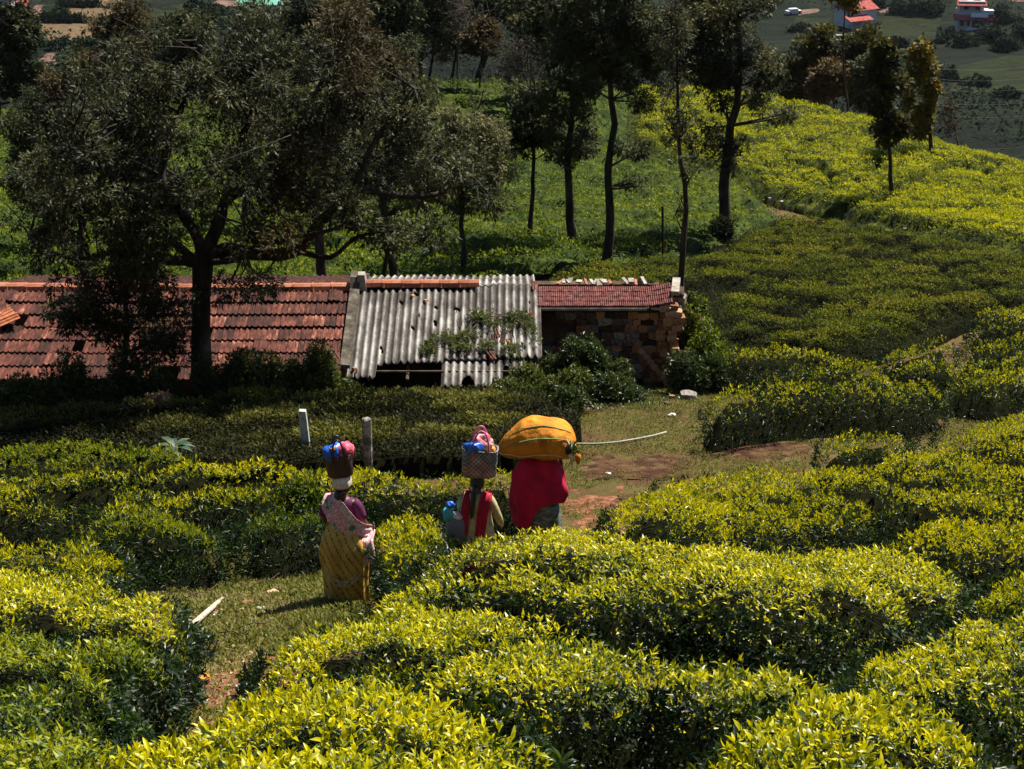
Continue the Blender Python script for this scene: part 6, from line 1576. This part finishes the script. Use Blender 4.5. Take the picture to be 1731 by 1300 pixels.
# ------------------------------------------------------------------ wires
M['wire'] = solidmat('wire', (.22, .22, .20), .5)
def wire(label, p0, p1, sag, r, grp):
    m = MB(); pts = []
    for k in range(25):
        t = k/24; p = p0.lerp(p1, t); p.z -= sag*4*t*(1-t); pts.append(p)
    m.tube(pts, r, 5); tag(m.build('power_line', M['wire'], None, smooth=True), label, 'cable', grp)
wire('thin cable rising across the dark trees on the left', at_y(-40, 384, 31.5), at_y(492, 228, 31.5), .15, .004, 'overhead cables')
for k, (v0, v1) in enumerate([(112, 104), (130, 123), (147, 141), (170, 164), (190, 187), (247, 238)]):
    labs = ['highest overhead cable across the valley at the right', 'second overhead cable from the top at the right', 'third overhead cable from the top at the right', 'fourth overhead cable from the top at the right', 'fifth overhead cable from the top at the right', 'lowest overhead cable just above the tea hill crest']
    wire(labs[k], at_y(1550, v0, 175), at_y(1800, v1, 175), .6, .007, 'overhead cables')

# ------------------------------------------------------------------ houses across the valley
M['hwall'] = solidmat('white_house_wall', (.60, .60, .61), .9, .1, .12, .3); M['hwall2'] = solidmat('cream_house_wall', (.52, .47, .45), .9, .1, .12, .3)
M['hroof'] = plain('far_red_roof', [(.3, (.24, .05, .045)), (.7, (.36, .10, .09))], 1.5, .9, .1); M['groof'] = solidmat('mint_roof', (.16, .42, .33), .8, .1, .08, .3)
M['hdark'] = solidmat('dark_opening', (.02, .02, .025), .5, .3); M['hgrey'] = solidmat('grey_roof_sheet', (.34, .33, .32), .8, .1)
HOUSES = []
def house(label, u, v, rz, build, r=None, name='house', cat='house'):
    p = at(u, v, 0) if r is None else at_r(u, r, 0)
    root = empty(name, p, label, cat)
    HOUSES.append([(p.x-9, p.y-22), (p.x+9, p.y-22), (p.x+9, p.y+7), (p.x-9, p.y+7)])
    R = Matrix.Rotation(rz, 3, 'Z')
    def bx(nm, c, d, mat, par=root, rot=None):
        m = MB(); m.box(p+R @ Vector(c), d, R @ rot if rot else R); return m.build(nm, mat, par)
    def gable(nm, c, d, ph, mat, par=root, over=.5):
        x, y = d[0]/2+over, d[1]/2+over; c = Vector(c)
        V = [(-x, -y, 0), (x, -y, 0), (x, y, 0), (-x, y, 0), (-x, 0, ph), (x, 0, ph)]
        V = [p+R @ (Vector(q)+c) for q in V]; m = MB(); m.add(V, [[0, 1, 5, 4], [2, 3, 4, 5], [0, 4, 3], [1, 2, 5], [0, 3, 2, 1]]); return m.build(nm, mat, par)
    build(bx, gable); return root
def h1(bx, gable):
    bx('wall', (1.5, 0, 1.6), (8, 7, 5.4), M['hwall']); r_ = gable('roof', (1.5, 0, 4.3), (8, 7), 1.6, M['hroof'])
    bx('veranda', (-1.0, -4.6, .6), (6, 2.6, .3), M['hwall2']); o = bx('veranda_roof', (-1.2, -4.8, 2.6), (7.5, 3.4, .18), M['hroof'], rot=Matrix.Rotation(.28, 3, 'X'))
    for x in (-3.8, -1, 1.6): bx('pillar', (x, -5.8, 1.2), (.3, .3, 2.6), M['hwall2'])
    for y in (-2, .4, 2.4):
        w = bx('window', (5.53, y, 3.0), (.1, 1.0, 1.2), M['hdark'])
    bx('door', (2.6, -3.55, 1.6), (1.0, .1, 2.1), M['hdark'])
house('white far house with a two tier red roof and a long side wall', 1437, 42, math.radians(28), h1)
def h2(bx, gable):
    bx('wall', (0, 0, 1.2), (8.0, 6, 6.2), M['hwall2']); bx('lower_canopy', (0, -3.6, 3.1), (10.6, 2.2, .22), M['hroof'], rot=Matrix.Rotation(.55, 3, 'X'))
    bx('upper_wall', (-.8, 0, 5.3), (6, 5, 2.6), M['hwall2']); bx('upper_canopy', (-.9, -2.6, 6.4), (7.4, 1.9, .2), M['hroof'], rot=Matrix.Rotation(.6, 3, 'X')); bx('roof_slab', (-.8, 0, 6.75), (6.4, 5.2, .3), M['hwall'])
    bx('roof_tank', (-2.6, 0, 7.3), (1.6, 1.2, .8), M['hwall']); bx('roof_tank', (.8, 0, 7.4), (1.6, 1.2, .9), M['hwall'])
    bx('balcony', (2.9, -2.7, 4.4), (3.2, 2, 1.0), M['hwall']); bx('base', (.8, -3.2, -.9), (5.2, 1.5, 3.0), M['hwall'])
    for x in (-2.2, .6): bx('window', (x, -2.53, 5.4), (1.1, .1, 1.1), M['hdark'])
    for x in (-3, -1.3): bx('window', (x, -3.04, 1.5), (.9, .1, 1.3), M['hdark'])
    m = bx('arched_porch', (1.0, -3.3, 1.6), (3.4, .7, 2.6), M['hdark'])
    for x in (-.9, 2.9): bx('porch_pillar', (x, -3.75, 1.5), (.35, .35, 2.8), M['hwall'])
    gable('porch_gable', (1.0, -3.9, 3.3), (4.0, .9), 1.0, M['hwall'], over=.1)
house('cream two storey far house with red canopies and an arched porch', 1643, 46, math.radians(-6), h2)
def h3(bx, gable):
    bx('wall', (0, 0, 1.2), (8.5, 6, 3.6), M['hwall']); bx('side_wall', (-3.8, -3.0, .6), (2.2, 1.0, 2.4), M['hdark']); gable('roof', (0, 0, 3.0), (9, 6.5), 2.0, M['groof'])
    for x in (-.5, 1.5, 3.2): bx('window', (x, -3.03, 1.4), (.9, .1, 1.1), M['hdark'])
house('far building with a mint green roof at the top edge', 442, 27, math.radians(6), h3)
def h4(bx, gable):
    bx('wall', (0, 0, 1.2), (5.2, 4, 3.4), M['hwall2']); bx('roof', (0, -.2, 3.0), (6.2, 5.0, .22), M['hwall']); bx('window', (.4, -2.04, 1.5), (.8, .1, 1.0), M['hdark']); bx('annex', (4.0, .3, .6), (2.0, 2.6, 2.2), M['hroof'])
house('small cream far hut cut by the top left corner', 6, 16, math.radians(-8), h4)
def h5(bx, gable):
    bx('roof', (0, 0, 2.4), (4.6, 3.2, .15), M['hgrey'], rot=Matrix.Rotation(.25, 3, 'X'))
    for x in (-1.9, 1.9):
        for y in (-1.2, 1.2): bx('post', (x, y, 1.0), (.15, .15, 2.6), M['hdark'])
house('small grey sheet roofed shed below the red roofed far house', 1413, 80, math.radians(-18), h5, name='shed', cat='shed')
def car(bx, gable):
    bx('body', (0, 0, .65), (4.2, 1.8, .8), M['hwall']); m = bx('cabin', (-.1, 0, 1.25), (2.3, 1.6, .6), M['hwall']); bx('windscreen', (1.0, 0, 1.22), (.2, 1.4, .45), M['hdark'])
    for x in (-1.3, 1.3):
        for y in (-.9, .9): bx('wheel', (x, y, .32), (.62, .2, .62), M['hdark'])
house('white parked car on the far hillside road', 1341, 24, math.radians(20), car, name='parked_car', cat='car')
# terraces, fields and roads across the valley
M['terr'] = plain('dry_terrace_soil', [(.2, (.05, .033, .018)), (.5, (.11, .074, .040)), (.8, (.16, .11, .062))], .9, .95, .1, stretch=(.4, 2.4, 1), bump=.1)
M['terr_red'] = plain('reddish_far_soil', [(.2, (.07, .04, .03)), (.5, (.13, .075, .06)), (.8, (.18, .12, .09))], .4, .95, .1)
ALL_FAR = list(HOUSES)
for k, (px, mt, lb) in enumerate([
    ([(60, 66), (68, 40), (95, 36), (160, 40), (162, 66), (100, 72)], 'terr', 'lowest dry brown terrace'),
    ([(76, 30), (100, 12), (160, 12), (200, 20), (160, 32)], 'terr', 'middle dry brown terrace'),
    ([(110, 9), (130, 0), (215, 0), (210, 10), (160, 9)], 'terr', 'upper dry brown terrace'),
    ([(46, 24), (60, 10), (74, 8), (66, 26)], 'terr_red', 'bare reddish slope'),
    ([(70, 112), (82, 88), (92, 90), (90, 112)], 'terr_red', 'reddish bare patch beyond the crest'),
    ([(-20, 130), (-20, 118), (30, 118), (26, 132)], 'terr_red', 'reddish bare strip at the left'),
    ([(360, 6), (372, 0), (410, 0), (408, 10), (372, 12)], 'terr_red', 'bare yard beside the mint roofed building')]):
    ALL_FAR.append(drape('terraced_field', px, .35, M[mt], res=.8, label=lb+' across the valley', jag=.25, bumpy=.3)[1])
for px, lb in (([(1345, 26), (1345, 18), (1382, 14), (1384, 20)], 'pale track beside the white car'), ([(1482, 22), (1490, 16), (1500, 12), (1502, 20)], 'pale track right of the red roofed house'), ([(1715, 4), (1700, 0), (1740, 0), (1740, 4)], 'pale track at the top right corner')):
    drape('far_road', px, .35, M['terr_red'], res=.8, label=lb, jag=.1)
M['vfield'] = plain('cloud_shaded_valley_tea', [(.25, (.004, .007, .003)), (.5, (.013, .020, .006)), (.75, (.034, .040, .010))], 1.1, .95, .1, stretch=(.3, 2.5, 1), bump=.3)  # plots darkened as well, cloud shade put into their green
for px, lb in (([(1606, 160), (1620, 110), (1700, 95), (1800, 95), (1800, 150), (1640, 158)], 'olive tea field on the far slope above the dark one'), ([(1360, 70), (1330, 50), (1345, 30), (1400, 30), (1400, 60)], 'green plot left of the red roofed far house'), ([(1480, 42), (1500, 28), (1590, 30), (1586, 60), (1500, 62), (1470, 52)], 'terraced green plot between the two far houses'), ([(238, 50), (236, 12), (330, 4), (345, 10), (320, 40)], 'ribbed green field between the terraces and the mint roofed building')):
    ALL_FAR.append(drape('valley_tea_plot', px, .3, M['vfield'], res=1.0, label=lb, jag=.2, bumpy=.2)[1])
# trees and bushes across the valley
def far_clump(label, u, v, ru, rv, mat='valley', n=900, L=1.0, tone=.5, h=None):
    b = at(u, v+rv*.6, 0)
    if b is None: return
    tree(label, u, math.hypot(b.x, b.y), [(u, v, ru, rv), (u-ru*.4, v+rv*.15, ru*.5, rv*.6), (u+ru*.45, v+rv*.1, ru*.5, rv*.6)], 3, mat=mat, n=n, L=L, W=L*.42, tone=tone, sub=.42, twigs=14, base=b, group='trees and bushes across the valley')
FC = [(1530, 12, 30, 16, 'wide dark far tree between the two houses'), (1578, 14, 22, 16, 'dark far tree left of the cream house'), (1480, 8, 14, 10, 'small yellowish far tree behind the red roof'), (1600, 62, 24, 12, 'dark bush mass below left of the cream house'), (1632, 70, 22, 11, 'dark bush below the cream house porch'), (1672, 62, 26, 14, 'dark bush right below the cream house'),
      (1700, 78, 24, 12, 'low dark bush near the right edge across the valley'), (1700, 30, 26, 16, 'green far tree right of the cream house'), (1725, 60, 18, 16, 'far tree at the right edge'), (1560, 78, 16, 8, 'long dark bank bush in the far plot'), (1520, 74, 18, 7, 'dark bank bush below the terraced plot'), (1350, 48, 16, 8, 'dark bush below the white car'), (1380, 60, 16, 9, 'dark bush left below the far shed'), (1650, 140, 22, 9, 'dark bush on the border of the olive far field'), (1700, 160, 24, 9, 'dark bush near the right cables'), (1600, 130, 14, 12, 'far bush behind the yellowing tree'),
      (100, 24, 14, 9, 'dark hedge bush left of the brown terraces'), (86, 30, 12, 8, 'dark hedge bush at the lower left terrace corner'), (330, 12, 26, 10, 'green bush beside the ribbed far field'), (370, 22, 16, 9, 'bush below the bare yard'), (60, 72, 22, 10, 'dark green bush row under the lowest terrace'), (105, 78, 22, 9, 'dark green bush in the middle under the terraces'), (150, 78, 22, 9, 'dark green bush at the right under the terraces'), (300, 45, 26, 12, 'green far tree above the dark crest trees'), (360, 42, 22, 12, 'far tree left below the mint roof'), (400, 40, 18, 10, 'far bush below the mint roof'), (20, 95, 24, 10, 'dark bush behind the rounded left tree')]
for (u, v, ru, rv, lab) in FC: far_clump(lab, u, v, ru, rv, n=700, tone=.35+.3*random.random())
for px, nm in (((76, 45, 140, 33), 'lower'), ((106, 18, 162, 9), 'upper')):
    u0, v0, u1, v1 = px; pts = [at(u0+(u1-u0)*k/7, (v0+v1)/2, 0) for k in range(8)]
    root = empty('terrace_hedge', pts[3], nm+' dark hedge bank between the brown terraces', 'hedge')
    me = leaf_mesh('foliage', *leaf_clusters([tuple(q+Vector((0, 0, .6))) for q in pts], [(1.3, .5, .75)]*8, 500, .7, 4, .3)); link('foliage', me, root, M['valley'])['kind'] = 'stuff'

# woods and scrub on the far slope, too many to count
n = 65000
a_ = rng.uniform(az_of(-60), az_of(1790), n); r_ = np.exp(rng.uniform(math.log(150), math.log(620), n)); x = np.sin(a_)*r_; y = np.cos(a_)*r_
w_ = fbm(x*.018, y*.022, 301, 4)+.04*np.sin(y*.11)
k = (rng.uniform(0, 1, n) < sstep(.40, .50, w_))
for q in ALL_FAR: k &= ~in_poly(x, y, q)
x = x[k]; y = y[k]; n = len(x)
cl = .6+2.6*sstep(.3, .8, vnoise(x*.22, y*.22, 303))
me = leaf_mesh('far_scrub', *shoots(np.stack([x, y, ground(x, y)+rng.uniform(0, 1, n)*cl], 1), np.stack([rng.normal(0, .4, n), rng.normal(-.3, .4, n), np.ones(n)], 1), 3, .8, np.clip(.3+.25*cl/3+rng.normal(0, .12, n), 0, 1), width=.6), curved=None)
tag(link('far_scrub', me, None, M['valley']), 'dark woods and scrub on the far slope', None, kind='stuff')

# ------------------------------------------------------------------ thin haze over the valley
def haze():
    m = bpy.data.materials.new('haze_air'); m.use_nodes = True; nt = m.node_tree; nt.nodes.clear()
    o = nt.nodes.new('ShaderNodeOutputMaterial'); v = nt.nodes.new('ShaderNodeVolumePrincipled')
    v.inputs['Color'].default_value = (.75, .85, 1, 1); v.inputs['Density'].default_value = HAZE; v.inputs['Anisotropy'].default_value = .3
    nt.links.new(v.outputs[0], o.inputs['Volume'])
    mb = MB(); zlo, zhi = CAMZ-130, CAMZ+140; mb.box((0, 250, (zlo+zhi)/2), (1800, 1900, zhi-zlo)); ob = mb.build('haze', m); ob['kind'] = 'stuff'
HAZE = 0.00003
if HAZE > 0: haze()
